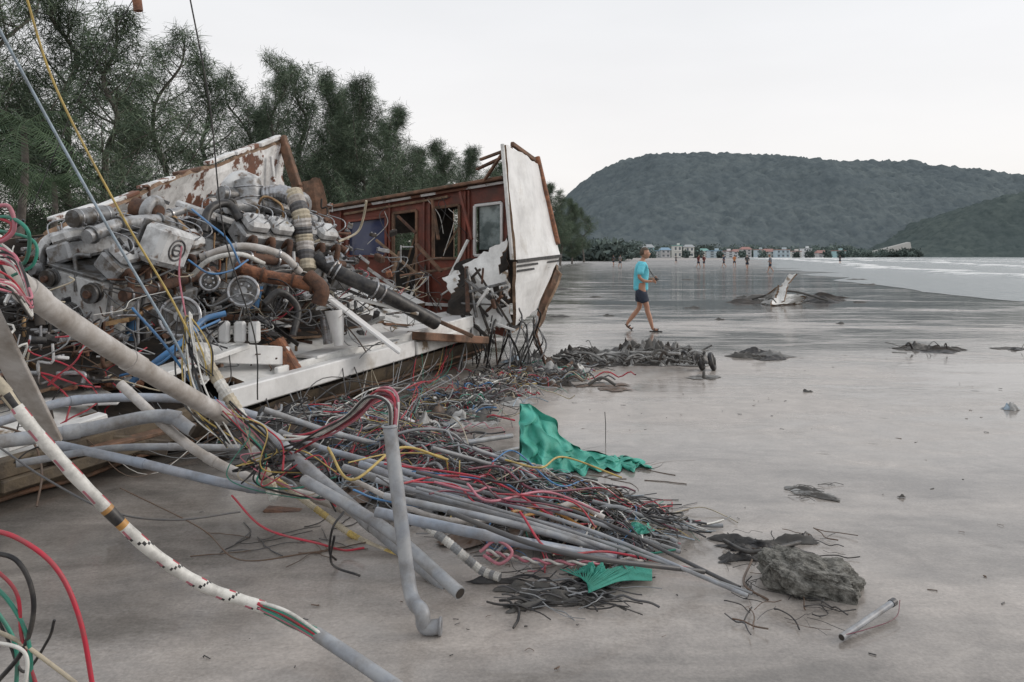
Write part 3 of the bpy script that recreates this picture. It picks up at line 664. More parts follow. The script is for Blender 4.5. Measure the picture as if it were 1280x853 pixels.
for pts,r in(([(160,482,6.2),(195,452,6.1),(232,424,6.2),(255,400,6.4),(282,392,6.5)],.024),([(150,470,6.2),(200,455,6.0),(240,418,6.1),(275,400,6.3)],.010),([(240,262,7.6),(262,280,7.3),(285,300,7.2),(300,330,7.2)],.010),([(235,325,6.9),(262,342,6.9),(290,338,7.0),(310,325,7.2)],.009)):
    ec.tube([P(*p) for p in pts],r,'cblue',8,n=22)
for k in range(700):
    a=U(-.6,5.5);b_=U(.35,2.5);hh=.42+.17*max(a,0);p=W(a,b_,U(.03,hh))
    t=R()
    mt=random.choice(['engw','engg','steel','dark','engg','engc','cblack','rust','dark','engc','engg','cdgrey','steel','rust2','brass','rust','cblack'])
    if t<.50:
        pts=[p];ax_=random.choice([0,1,2])
        for q in range(random.choice([2,3,4])):
            dd=V((0,0,0));dd[ax_]=U(.06,.2)*random.choice([-1,1]);ax_=random.choice([0,1,2]);p=p+dd;pts.append(p)
        ec.tube(pts,U(.006,.020),mt,7,n=14)
    elif t<.60:
        q=p+V((U(-.12,.12),U(-.12,.12),U(-.12,.12)));r=U(.015,.045);ec.cyl(p,q,r,mt,seg=14);ec.cyl(q,q+(q-p)*.12,r*1.25,'steel',seg=14)
    elif t<.91:
        sz=(U(.04,.18),U(.03,.12),U(.02,.09));e_=Euler((U(-.4,.4),U(-.4,.4),U(0,3))).to_matrix();ec.box(p,sz,mt,e_)
        for q in(-1,1): c=p+e_@V((q*sz[0]*.35,0,sz[2]*.5));ec.cyl(c,c+e_@V((0,0,.012)),.010,'steel',seg=6)
    else:
        q=p+V((U(-.35,.35),U(-.3,.3),U(-.2,.3)));ec.beam(p,q,.015,.04,mt)
for k in range(190):
    a=U(-.4,5.8);p=W(a,U(.1,1.4),U(.2,.9));pts=[p]
    for q in range(random.choice([3,4,5])): p=p+V((U(-.25,.3),U(-.2,.18),U(-.24,.12)));pts.append(p)
    ec.tube(pts,U(.003,.008),random.choice(['cblack','cblack','cred','cwhite','cdgrey','cgrey','cgrey','cbrown','cbeige','cblack']),5,n=18)
ec.obj('machinery_clutter',wreck)
ib=MB();ib.panel(W(-1,2.4,.0),W(5.8,2.5,.0),W(5.8,2.5,.95),W(-1,2.4,.3),.04,'dark',20,8,.05,.05,seed=3);ib.obj('engine_bay_dark_backing',wreck)  # dark backing added behind the engines as painted interior shade
# ------------------------------------------------------------------ pipes in the foreground
pp=empty('pipe_bundle');pb=MB();random.seed(31)
def pipe(pts,r,mt,n=30,seg=14,openend=True):
    q=cr([P(*p) for p in pts],n);pb.tube(q,r,mt,seg)
    if openend and not callable(r):
        for e,f in((q[-1],q[-2]),(q[0],q[1])):
            d=(e-f).normalized();pb.cyl(e+d*.0006,e+d*.002,r*.85,'dark',seg=seg)  # dark end disc paints the shade of the open bore
        for t in(.33,.71):
            i=int(t*n);pb.cyl(q[i],q[i]+(q[i+1]-q[i]).normalized()*r*2.2,r*1.12,mt,seg=seg)
pipe([(-40,300,3.0),(20,352,3.2),(80,398,3.5),(180,462,4.1),(282,522,4.7)],.050,'pvcl')
pipe([(282,522,4.7),(330,540,4.75),(400,600,4.5),(470,660,4.2),(560,735,3.85)],.038,'pvcg')
pipe([(150,480,5.0),(240,560,4.9),(330,605,4.8),(440,640,4.6),(570,738,3.95)],.030,'pvcl')
pipe([(-30,556,4.4),(90,540,4.7),(200,520,4.9),(240,538,4.9)],.040,'pvcg')
pipe([(-10,530,4.8),(100,500,5.2),(240,500,5.6),(320,520,5.8)],.03,'pvcb')
pipe([(70,556,4.8),(180,580,4.8),(300,608,4.7),(365,612,4.8)],.028,'pvcb')
pipe([(20,580,4.6),(150,560,4.9),(300,560,5.2)],.022,'pvcg')
pipe([(330,512,5.4),(430,545,5.6),(520,560,5.9),(640,545,6.6)],.020,'pvcg')
f0=G(527,782,.035)
pb.tube([P(487,532,3.62),P(500,640,3.55),P(513,740,3.5),f0+V((0,0,.06)),f0+V((.015,-.01,.0)),f0+V((.08,-.01,0))],.032,'pvcg',16,n=40)
pb.torus(f0+V((.08,-.01,0)),(1,0,0),.034,.007,'pvcg',20,6);pb.cyl(f0+V((.081,-.01,0)),f0+V((.084,-.01,0)),.026,'dark')  # elbow mouth: bore shade painted as a dark disc
pb.torus(P(487,533,3.62),(0,0,1),.032,.006,'pvcg',20,6)
for(a,b_,c,r,mt)in[((430,585),(600,640),(800,693),.024,'pvcg'),((450,580),(620,640),(815,688),.022,'pvcb'),((470,640),(620,672),(775,700),.026,'pvcb'),
   ((480,620),(640,655),(790,697),.018,'pvcg'),((500,600),(700,650),(935,745),.010,'pvcg'),((520,590),(720,640),(925,735),.010,'cdgrey'),
   ((520,610),(700,660),(940,742),.008,'cgrey'),((380,600),(480,660),(575,742),.03,'pvcg'),((540,600),(700,640),(850,690),.012,'cgrey'),((560,640),(700,690),(880,715),.012,'cdgrey'),
   ((400,560),(540,600),(640,640),.02,'pvcb'),((540,560),(640,590),(760,640),.014,'cgrey'),((590,560),(650,585),(720,640),.013,'pvcg'),((470,600),(640,648),(805,700),.015,'pvcg'),
   ((480,540),(560,575),(650,560),.012,'pvcg'),((440,600),(560,650),(690,640),.014,'pvcl'),((350,540),(450,575),(560,590),.018,'pvcg')]:
    h0,h1,h2=U(.32,.42),U(.2,.28),r+U(.0,.05)
    pts=[G(a[0],a[1],h0),G(b_[0],b_[1],h1),G(c[0],c[1],h2)];q=cr(pts,26);pb.tube(q,r,mt,12)
    d=(q[-1]-q[-2]).normalized();pb.cyl(q[-1]+d*.0006,q[-1]+d*.002,r*.82,'dark',seg=12)  # conduit end capped with a dark disc for bore shade
pb.tube(cr([P(250,438,4.9),P(275,480,4.85),P(300,520,4.8),P(322,570,4.7),P(345,625,4.7)],60),lambda i,N:.034*(1+.12*(i%2)),lambda i,k:'cbeige' if (i//7)%2 else 'cwhite',12,smooth=False)
pb.tube(cr([P(345,600,4.75),P(400,640,4.6),P(445,672,4.5),P(500,698,4.25)],90),lambda i,N:.017*(1+.14*(i%2)),lambda i,k:'cyellow' if (i//9)%3==0 else 'cbeige',12,smooth=False)
pb.tube(cr([G(525,652,.27),G(565,682,.17),G(600,712,.06),G(625,722,.04)],60),lambda i,N:.020*(1+.15*(i%2)),lambda i,k:'cwhite' if (i//5)%2 else 'cgrey',12,smooth=False)
pb.tube([G(665,660,.1),G(690,640,.2),G(720,630,.22),G(755,648,.15)],.018,'pvcl',10,n=20)
a=P(-20,385,3.3);b_=P(62,548,3.9);pb.beam(a,b_,.02,.13,'pvcl',up=V((.5,-.6,.6)))
pb.obj('pipes',pp)
sw=MB()
path=cr([P(-40,430,2.75),P(0,482,2.75),P(45,540,2.78),P(110,612,2.85),P(190,690,2.95),P(260,735,3.05),P(330,760,3.12),P(400,795,3.12)],420)
def sm(i,k):
    f=i/420
    core=['cpink','cwhite','cwhite','cblack','cwhite','cred','cwhite','cwhite','cred','cwhite','cwhite','cwhite'][k]
    if .475<f<.50: return 'cblack'
    if .50<=f<.508 or .468<f<=.475: return 'corange'
    if f<.17: return 'cbeige' if (i*.3+k)%12<9 else 'cbrown'
    if .17<f<.21: return 'cblack' if k%3 else 'cbeige'
    if f>.86: return ['cgreen','cwhite','cred','cwhite','cgreen','cblack','cpink','cwhite','cgreen','cwhite','cwhite','cred'][k]
    if f>.52 and (i*.38+k*.9)%12<.9: return 'cblack'
    return 'cwhite' if (i*.38+k)%12<(7.5 if f<.5 else 9.5) else core
sw.tube(path,lambda i,N:.022*(1+.05*math.sin(i*.38*math.pi/6)),sm,12)
for k,c in enumerate(['cgreen','cwhite','cred','cpink','cgreen']):
    o=V((.012*math.cos(k*1.26),0,.012*math.sin(k*1.26)));sw.tube([P(325,757,3.1)+o,P(360,772,3.1)+o*1.6,P(405,800,3.1)+o],.007,c,6,n=12)
sw.tube([P(395,792,3.12),P(430,815,3.05),P(500,862,2.85)],.026,'pvcg',14,n=14)
for k in range(11):
    o=V((U(-.025,.025),U(-.02,.02),U(-.02,.02)))
    c=['cblack','cred','cwhite','cpink','cmaroon','cblack','cred','cwhite','cblack','cpink','cwhite'][k]
    h=U(-6,6)
    sw.tube([P(491,545,3.62)+o*.6,P(491,505+h,3.64)+o,P(468,497+h,3.75)+o*1.5,P(440,522+h,4.0)+o*1.5,P(400,545+h,4.3)+o*2,P(360,560+U(-15,15),4.6)+o*2],.0065,c,6,n=30)
sw.obj('spiral_wrapped_cables',pp)
# ------------------------------------------------------------------ tangle
tg=empty('cable_tangle');ct=MB();random.seed(77)
ax0=V((-1.7,6.7,0));ax1=V((.95,4.15,0));axd=(ax1-ax0).normalized();axn=V((-axd.y,axd.x,0))
def mound(x,y):
    p=V((x,y,0))-ax0;s=p.dot(axd)/3.68;t=p.dot(axn)
    s=min(max(s,-.2),1.2);return max(0,(.40-.34*s))*math.exp(-(t/(.55-.15*s))**2)*(1 if s<1 else max(0,1-(s-1)*5))
pal=['cblack']*12+['cdgrey']*8+['cgrey']*10+['cred']*3+['cwhite']*4+['cyellow']*1+['cblue']*1+['cpink','cmaroon','cmaroon','cgreen','clblue','clblue','cbrown','cbrown','cbeige','cbeige','cbeige']
for k in range(720):
    s=U(-.05,.9);t=random.gauss(0,.30)*(1.1-.4*s);p=ax0+axd*3.68*s+axn*t
    curly=R()<.4;hd=math.atan2(axd.y,axd.x)+random.gauss(0,.5)+(U(-3,3) if curly else 0)
    step=U(.05,.15);n=random.randint(6,13);turn=random.gauss(0,.15)+(random.choice([-1,1])*U(.3,.9) if curly else 0);lay=U(0,1)
    pts=[]
    for q in range(n):
        z=.006+mound(p.x,p.y)*(.35+.75*lay)+U(0,.03)+(.07*R()*lay if mound(p.x,p.y)>.05 else 0);pts.append(V((p.x,p.y,z)))
        hd+=turn+random.gauss(0,.2);p=p+V((math.cos(hd),math.sin(hd),0))*step
        if (p-ax0).dot(axd)>3.6 or abs((p-ax0).dot(axn))>.8: break
    c=random.choice(pal);r=random.choice([.0018,.0025,.0035,.0045,.006]);
    if c=='cgrey' and R()<.3: r=U(.008,.013)
    if len(pts)>3: ct.tube(pts,r,c,6 if r>.008 else 4,n=len(pts)*3,cap=r>.008)
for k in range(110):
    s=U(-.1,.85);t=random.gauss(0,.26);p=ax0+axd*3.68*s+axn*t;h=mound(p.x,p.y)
    ct.rag((p.x,p.y,h*.45),U(.2,.55),U(.15,.4),.14*(1.1-s*.8),random.choice(['cblack','cdgrey','dark','cbrown','dark','canvasd']),seed=k,rot=U(0,3),n=10)  # dark scraps, also added as painted shade over bright sand gaps
for k in range(50):
    p=G(U(600,740),U(725,765));hd=U(-.6,.4);pts=[]
    for q in range(6): pts.append(p+V((0,0,.008+.03*R())));p=p+V((math.cos(hd),math.sin(hd),0))*U(.02,.09);hd+=random.gauss(0,.3)
    ct.tube(pts,U(.002,.007),random.choice(['cblack','cblack','cdgrey','cgrey']),4,n=14)
for k in range(12): ct.rag(G(U(620,750),U(728,758)),U(.1,.3),U(.03,.08),.04,random.choice(['cblack','canvasd']),seed=k+90,rot=U(-.3,.6),n=12)
for pts,r,c in[([(750,655,.1),(700,650,.2),(610,600,.35),(480,580,.4)],.006,'cred'),([(885,716,.02),(840,706,.03),(760,690,.1),(690,690,.2),(650,640,.3)],.006,'cred'),
    ([(600,690,.2),(620,676,.25),(640,690,.2),(625,705,.15),(605,695,.15)],.008,'cpink'),
    ([(455,685,.05),(430,688,.03),(400,680,.12),(330,660,.15),(290,620,.2)],.006,'cred'),([(410,560,.5),(440,600,.4),(500,560,.5),(560,575,.4)],.008,'cyellow'),
    ([(640,640,.25),(700,632,.2),(745,650,.15),(735,668,.1)],.009,'corange'),([(655,645,.22),(690,640,.2),(730,660,.15)],.009,'corange'),
    ([(420,700,.02),(412,690,.1),(416,660,.25),(430,640,.3)],.006,'cblack'),([(450,720,.01),(415,705,.05),(418,670,.2)],.006,'cblack')]:
    ct.tube([G(*p) for p in pts],r,c,7,n=34)
for k in range(16):
    x=U(430,640);y=U(570,620);ct.tube([G(x,y,.45-.1*(x-430)/210),G(x+U(20,60),y+U(-15,25),.36),G(x+U(70,120),y+U(-10,30),.32),G(x+U(110,180),y+U(10,50),.2)],U(.004,.007),random.choice(['cyellow','cred','cblack','cblue','cpink','cgrey','cwhite','cmaroon','cdgrey']),6,n=26)
base=cr([G(608,690,.16),G(660,700,.12),G(730,704,.07),G(812,698,.03)],80)
for ph in(0,math.pi):
    ct.tube([p+V((0,math.cos(i*.55+ph),math.sin(i*.55+ph)))*.008 for i,p in enumerate(base)],.007,'cpink' if ph else 'cwhite',6)
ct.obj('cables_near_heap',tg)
c2=MB()
for k in range(48):
    a=U(.5,6.5);p=W(a,U(-.1,.2),U(0,.15));tx=ax0+axd*U(0,1.6)+axn*random.gauss(0,.3)
    q=V((tx.x,tx.y,mound(tx.x,tx.y)*.9+.02));m1=p.lerp(q,.25)+V((U(-.1,.1),U(-.1,.1),-U(.2,.4)));m2=p.lerp(q,.7)+V((U(-.3,.3),U(-.2,.2),U(-.1,.05)))
    m1.z=max(m1.z,.03);m2.z=max(m2.z,.03)
    c2.tube([p,m1,m2,q],random.choice([.003,.005,.007]),random.choice(pal),5,n=22,cap=False)
for k in range(360):
    s=R();c=V((-1.0+1.6*s,7.2+4.1*s,0))+V((random.gauss(0,.28),random.gauss(0,.28),0));hd=U(0,6.3);turn=random.gauss(0,.5);pts=[]
    for q in range(random.randint(5,9)):
        pts.append(c+V((0,0,.01+.15*R()*math.exp(-((s-.5)/.5)**2))));hd+=turn+random.gauss(0,.25);c=c+V((math.cos(hd),math.sin(hd),0))*U(.05,.16)
    c2.tube(pts,random.choice([.003,.004,.006,.009]),random.choice(pal),4,n=18,cap=False)
for k in range(70):
    s=R();c=V((-1.0+1.65*s+random.gauss(0,.25),7.3+4.1*s+random.gauss(0,.25),0))
    c2.rag(c,U(.2,.5),U(.15,.35),U(.06,.18),random.choice(['canvas','canvasd','cblack','canvasl','cbrown','canvasd','cblack','dark']),seed=k,rot=U(0,3),n=14)
for k in range(34):
    c=G(U(625,730),U(446,484));c2.rag(c,U(.12,.4),U(.1,.3),.13,random.choice(['canvasl','canvasl','canvas','cwhite','cbrown','clblue','canvasd']),seed=k+50,rot=U(0,3),n=14)
for k in range(60):
    s=R();c=V((-1.0+1.7*s+random.gauss(0,.28),7.3+4.1*s+random.gauss(0,.28),.05));d=V((U(-1,1),U(-1,1),U(0,.35)))*U(.06,.26);c2.beam(c,c+d,U(.02,.06),.012,random.choice(['brown','brown','peelw','rust','ply']))
for k in range(40):
    c=G(U(640,830),U(560,640)) if R()<.6 else G(U(230,420),U(660,700));hd=U(-1,1);pts=[]
    for q in range(6): pts.append(c+V((0,0,.006)));hd+=random.gauss(0,.4);c=c+V((math.cos(hd),math.sin(hd),0))*U(.03,.12)
    c2.tube(pts,U(.002,.004),random.choice(['cblack','cbrown','cdgrey']),4,n=14,cap=False)
c2.obj('cables_along_hull',tg)
hl=MB()
def line(pts,r,c,n=36,seg=7): hl.tube([P(*p) for p in pts],r,c,seg,n=n)
line([(28,-20,4.2),(70,110,4.4),(150,265,4.6),(215,375,4.8),(262,470,4.9)],.0065,'cyellow')
line([(-10,20,4.0),(60,150,4.3),(150,310,4.5),(215,420,4.7),(250,490,4.9)],.008,'clblue');line([(165,385,4.6),(205,430,4.7),(245,486,4.9)],.008,'cblue')
line([(234,-20,6),(262,130,6.2),(280,290,6.4),(318,420,6.6),(322,500,6.6)],.006,'cblack')
line([(227,308,6.2),(224,345,6.2),(232,395,6.2)],.007,'cpink')
line([(170,-10,5),(173,14,5)],.028,'rust2',6,10)
line([(166,0,5),(100,120,5.4),(40,260,5.6)],.003,'cblack')
for k in range(9):
    line([(262+U(-8,8),470,4.8),(250+U(-14,14),440+U(-10,10),4.8),(232+U(-10,10),400+U(-10,10),4.9),(240+U(-15,15),500+U(-20,10),4.7),(300+U(-20,20),560,4.6)],.005,random.choice(['cyellow','cyellow','cwhite','cblack']))
for k in range(16):
    line([(290+U(-20,20),515+U(-20,20),4.6),(330+U(-20,20),560+U(-25,25),4.55),(300+U(-20,60),590+U(-20,20),4.5),(360+U(-10,40),580+U(-20,50),4.6),(420,620+U(-30,30),4.6)],U(.003,.006),random.choice(['cred','cblack','cyellow','cblack','cgreen','cblack','cpink','cbeige']))
for k in range(10):
    line([(-20,U(330,360),2.6),(15,U(345,370),2.7),(40,U(370,400),2.8),(20,U(320,340),2.9),(-20,U(290,330),2.9)],U(.003,.006),random.choice(['cpink','cred','cwhite','cblack']))
for pts,c,r in[([(-20,262,2.9),(10,258,2.9),(18,285,2.9),(5,300,2.9),(-20,306,2.9)],'cpink',.008),([(-20,275,2.9),(12,272,2.9),(36,292,2.9),(28,330,3.0),(-10,300,3.0)],'cgreen',.007),
    ([(-20,285,3),(40,300,3),(42,330,3),(15,345,3)],'cgreen',.006),([(30,275,3),(-5,310,3),(10,350,3)],'cblack',.006),([(-20,268,2.9),(14,280,2.9),(4,298,2.9),(-20,300,2.9)],'cred',.006),
    ([(-30,660,2.6),(20,672,2.6),(70,710,2.6),(100,775,2.6),(118,870,2.6)],'cred',.008),([(-30,690,2.6),(20,700,2.6),(42,750,2.6),(30,810,2.6),(-10,860,2.6)],'cblack',.008),
    ([(-30,715,2.6),(10,750,2.6),(35,800,2.6),(40,870,2.6)],'cgreen',.007),([(-30,740,2.7),(0,770,2.7),(20,810,2.7),(20,870,2.7)],'cgreen',.007),([(-30,780,2.6),(20,800,2.6),(70,835,2.6),(115,870,2.6)],'cbeige',.007),
    ([(-10,760,2.7),(10,800,2.7),(30,840,2.7),(60,800,2.7),(68,775,2.7)],'cblack',.005),([(-30,800,2.5),(30,815,2.5),(30,870,2.5)],'cwhite',.006),([(-20,700,2.6),(20,740,2.6),(28,800,2.6),(50,870,2.6)],'cred',.006),
    ([(0,560,4),(60,600,3.8),(140,640,3.6),(220,650,3.9),(300,640,4.2)],'cdgrey',.005),([(150,610,4.6),(250,660,4.3),(300,700,4.1),(395,690,4.1)],'cbrown',.004)]:
    line(pts,r,c)
hl.obj('hanging_lines',tg)
# ------------------------------------------------------------------ green tarp
m,nt,b=newmat('green_netting')
f=ramp(nt,nz(nt,6,6,.6),[(.35,0),(.65,1)]);c=mixc(nt,f,(.025,.22,.16),(.08,.42,.33));nt.links.new(c,b.inputs['Base Color']);b.inputs['Roughness'].default_value=.6
bp=nt.nodes.new('ShaderNodeBump');bp.inputs['Strength'].default_value=.4;bp.inputs['Distance'].default_value=.01;nt.links.new(nz(nt,120,3,.6),bp.inputs['Height']);nt.links.new(bp.outputs[0],b.inputs['Normal'])
M['net']=m
gt=MB();g0=G(650,592)
def net(u,v):
    x=u*.90
    top=max(.50*max(0,1-u*1.45)**.9,.12*(1-u)+.03)*(.92+.14*math.sin(u*11))
    fold=.05*math.sin(u*46+v*3+3*noise.noise(V((u*4,v*3,0))))*(.25+.75*v)+.07*noise.noise(V((u*14,v*5,2)))
    z=max(.006,top*(1-v)**.8+.035*noise.noise(V((u*10,v*6,7)))+(.02 if v>.8 else 0))
    y=.30-.42*v*(1-.5*u)+fold;x+=.05*noise.noise(V((u*6,v*5,4)))+.10*v*u
    if v>.85: y+=.07*noise.noise(V((u*24,1,1)))
    return g0+V((x,y,z))
gt.cloth(net,160,48,'net')
def net2(u,v):
    p=net(u,0);return V((p.x+.02*math.sin(u*30),p.y+.22*v+.04*math.sin(u*22),max(.006,p.z*(1-v)**1.2)))
gt.cloth(net2,70,14,'net');gt.obj('green_tarp')
gr=MB()
for c,r in((G(745,718,.03),0),(G(790,664,.1),2)):
    for q in range(4): gr.rag(c+V((U(-.08,.08),U(-.03,.03),0)),.10,.03,.06,'net',seed=q+r*3,rot=U(-.2,.9),n=16)
for k in range(24): gr.tube([G(700+k*4,712+U(-4,4),.06),G(735,722+k*.8,.05),G(775,708+k*.8,.05),G(815,712+k*.6,.03)],.0025,'net',5,n=16)
gr.obj('green_net_scrap')
# ------------------------------------------------------------------ debris on the beach
random.seed(9)
def debris(name,px0,px1,py0,py1,n,h,pals,sticks=8,big=.5):
    mb=MB()
    for k in range(n):
        c=G(U(px0,px1),U(py0,py1));mb.rag(c,U(.2,big),U(.15,big*.6),U(.3,1)*h,random.choice(pals),seed=k+px0*.37,rot=U(-.6,.6),n=16)
    for k in range(sticks):
        c=G(U(px0,px1),U(py0,py1),.03+.5*h*R());d=V((U(-1,1),U(-.6,.6),U(-.1,.3)))*U(.1,.45);mb.tube([c,c+d*.5+V((0,0,U(0,.1))),c+d+V((0,0,.02))],U(.004,.02),random.choice(pals),6,n=8)
    mb.obj(name);return mb
GP=['canvas','canvasd','canvasl','cblack','canvas','canvasd','dark','cblack']
debris('debris_heap',706,790,440,458,36,.15,GP,60,.6);debris('debris_heap',780,872,440,457,60,.30,['canvas','canvasl','canvasd','canvasd','cblack','canvas','dark'],80,.55)
wb=MB()
for px in(876,890):
    c=G(px,452,.12);wb.torus(c,(.9,-.35,.25),.10,.035,'cblack',24,10);wb.cyl(c-V((.04,0,0)),c+V((.04,0,0)),.06,'canvasd')
wb.tube([G(725,447,.1),G(780,441,.16),G(850,442,.28)],.018,'canvasl',10,n=14)
wb.obj('tyre_fenders')
debris('cloth_debris',925,975,441,449,9,.14,['canvasd','canvas','cblack'],2,.6);debris('cloth_debris',730,785,480,488,8,.03,['cbrown','canvasd','canvas'],1,.4)
debris('cloth_debris',865,905,470,475,5,.03,['canvasd','canvas'],1,.3)
debris('driftwood_debris',1132,1190,434,441,12,.10,['cblack','canvasd','dark','canvasd'],6,.6);debris('driftwood_debris',1245,1290,435,437,4,.04,['canvasd','cblack'],2,.4)
debris('driftwood_debris',940,1030,372,379,20,.26,['cblack','canvasd','dark','canvasd','canvas'],14,1.6)
db=MB();db.panel(G(961,381),G(977,382),P(994,343,26.0),P(986,345,26.0),.06,'peelw',5,14,.05,.05,seed=2,jagv=.08);db.panel(G(955,380),G(965,382),P(976,358,25.8),P(968,362,25.8),.06,'canvasl',4,12,.05,.05,seed=5)
db.panel(G(962,383),G(1000,380),P(1006,371,26),P(970,368,26),.06,'peelw',8,5,.05,.05,seed=8,jagv=.08)
db.tube([G(940,374,.1),P(985,364,27),G(1035,376,.1)],.04,'canvasd',6,n=10);db.obj('boat_fragment')
for (px,py,s) in[(1072,350,1.2),(1085,356,.8),(860,350,.8),(930,372,.6),(700,396,.5),(706,362,.8),(1075,378,.5),(745,372,.5),(1010,490,.1),(1127,622,.05),(865,385,.4),(1050,405,.2),(760,395,.3),(900,400,.25)]:
    mb=MB();mb.rag(G(px,py),s,s*.5,.10*s**.5,'canvasd',seed=px);mb.obj('seaweed_clump')
mb=MB();
for k in range(3): mb.rag(G(1263,512),.14,.09,.08,'canvasl' if k else 'clblue',seed=k,rot=k,n=14)
mb.obj('plastic_bag')
mb=MB()
for k in range(5): mb.rag(G(1004+k*5,613+k*2),.24,.08,.03,['canvas','canvasd','canvasl'][k%3],seed=k+40,rot=-.5+U(-.2,.2),n=18)
for k in range(18):
    c=G(U(978,1035),U(604,625),.008);mb.tube([c,c+V((U(.02,.08),U(-.04,.04),.01)),c+V((U(.05,.14),U(-.06,.06),0))],.002,'canvasd',4,n=8)
mb.obj('torn_sack')
m,nt,b=newmat('barnacled_concrete')
f=ramp(nt,nz(nt,22,8,.75),[(.4,0),(.62,1)]);c=mixc(nt,f,(.06,.058,.05),(.34,.33,.30));f2=ramp(nt,nz(nt,6,4,.6),[(.4,0),(.7,.5)]);c=mixc(nt,f2,c,(.12,.12,.10));nt.links.new(c,b.inputs['Base Color']);b.inputs['Roughness'].default_value=.85
bp=nt.nodes.new('ShaderNodeBump');bp.inputs['Strength'].default_value=1;bp.inputs['Distance'].default_value=.02;nt.links.new(nz(nt,45,8,.75),bp.inputs['Height']);nt.links.new(bp.outputs[0],b.inputs['Normal'])
rk=MB();rc0=G(1014,735)
n=60;vs=[];fs=[];mm=120
for i in range(n+1):
    th=math.pi*i/n
    for j in range(mm):
        ph=2*math.pi*j/mm;d=V((math.sin(th)*math.cos(ph),math.sin(th)*math.sin(ph),math.cos(th)))
        e=V([math.copysign(abs(c)**.72,c) for c in d]);k=1+.28*noise.noise(d*2.0)+.10*noise.noise(d*6)+.07*noise.noise(d*15)
        p=V((e.x*.22,e.y*.16,e.z*.10))*k;p.z+=.05-.20*p.x*.9;p.rotate(Euler((0,0,-.25)));vs.append(rc0+p)
for i in range(n):
    for j in range(mm): fs.append((i*mm+j,i*mm+(j+1)%mm,(i+1)*mm+(j+1)%mm,(i+1)*mm+j))
rk.add(vs,fs,m,False);rk.obj('concrete_chunk')
sc=MB()
for k in range(10): sc.rag(G(U(915,1000),U(674,700)),U(.12,.3),U(.04,.10),.05,random.choice(['cblack','cblack','canvasd','dark']),seed=k+11,rot=U(-.4,.6),n=16)
for k in range(60):
    c=G(U(900,1030),U(660,790),.008);hd=U(-1.2,1.2);pts=[]
    for q in range(5): pts.append(c+V((0,0,.02*R())));hd+=random.gauss(0,.4);c=c+V((math.cos(hd),math.sin(hd),0))*U(.02,.07)
    sc.tube(pts,U(.001,.004),random.choice(['cblack','cbrown','cblack','cdgrey']),4,n=12)
sc.tube([G(905,676,.03),G(935,690,.06),G(975,684,.07),G(1000,678,.03)],.012,'cblack',6,n=20);sc.tube([G(940,700,.03),G(930,730,.02),G(960,750,.01)],.006,'cbrown',5,n=16)
sc.obj('seaweed_and_rags')
ps=MB();a=G(1052,797,.02);b_=G(1118,752,.05);ps.cyl(a,b_,.014,'pvcg',seg=16);d=(b_-a).normalized();ps.cyl(b_+d*.0006,b_+d*.002,.012,'dark');ps.cyl(a-d*.0006,a-d*.002,.012,'dark');ps.cyl(b_-d*.03,b_+d*.0,.017,'cdgrey')  # dark discs at both ends paint the shaded bore
ps.tube([a+V((.01,.0,.01)),a.lerp(b_,.3)+V((.02,-.03,-.0)),a.lerp(b_,.7)+V((.05,-.04,-.01)),b_+V((.02,-.01,.01))],.002,'cmaroon',5,n=14);ps.obj('broken_pipe')
tw=MB();tw.tube([G(757,555),P(757,530,6.3),P(756,515,6.3)],.003,'cblack',4);
for k in range(150):
    c=G(U(560,1270),320+100/ (U(.19,.9))*1.0 ,.004) if k%2 else G(U(200,1270),U(470,840),.004)
    l=U(.3,1);tw.tube([c,c+V((U(-.03,.03),U(-.02,.02),.004))*l,c+V((U(-.05,.05),U(-.03,.03),0))*l],U(.001,.003),random.choice(['cbrown','cblack','cdgrey']),4,n=4)
tw.obj('beach_twigs')
# ------------------------------------------------------------------ people
def skinned(name,J,E,mat,parent,sub=2,root=0):
    me=bpy.data.meshes.new(name);me.from_pydata([j[0] for j in J],E,[]);o=bpy.data.objects.new(name,me);scene.collection.objects.link(o);o.parent=parent
    o.modifiers.new('Skin','SKIN')
    for i,j in enumerate(J):
        r=j[1];me.skin_vertices[0].data[i].radius=(r,r) if not hasattr(r,'__len__') else r
        me.skin_vertices[0].data[i].use_root=(i==root)
    o.modifiers['Skin'].use_smooth_shade=True
    s=o.modifiers.new('Sub','SUBSURF');s.levels=sub;s.render_levels=sub
    me.materials.append(mat);return o
M['skin']=pm('skin',(.44,.24,.16),(.38,.19,.12),6,.4,.6,.5,bump=0,ga=0)
M['hair']=pm('hair',(.12,.085,.06),(.06,.045,.03),30,.4,.6,.7,bump=.3,ga=0)
M['shirt']=pm('cyan_shirt',(.18,.66,.78),(.13,.56,.68),4,.4,.6,.8,bump=.6,bs=9,ga=0,bd=.03)
M['shorts']=pm('dark_shorts',(.022,.03,.05),(.04,.05,.075),8,.4,.6,.85,bump=.4,bs=12,ga=0,bd=.02)
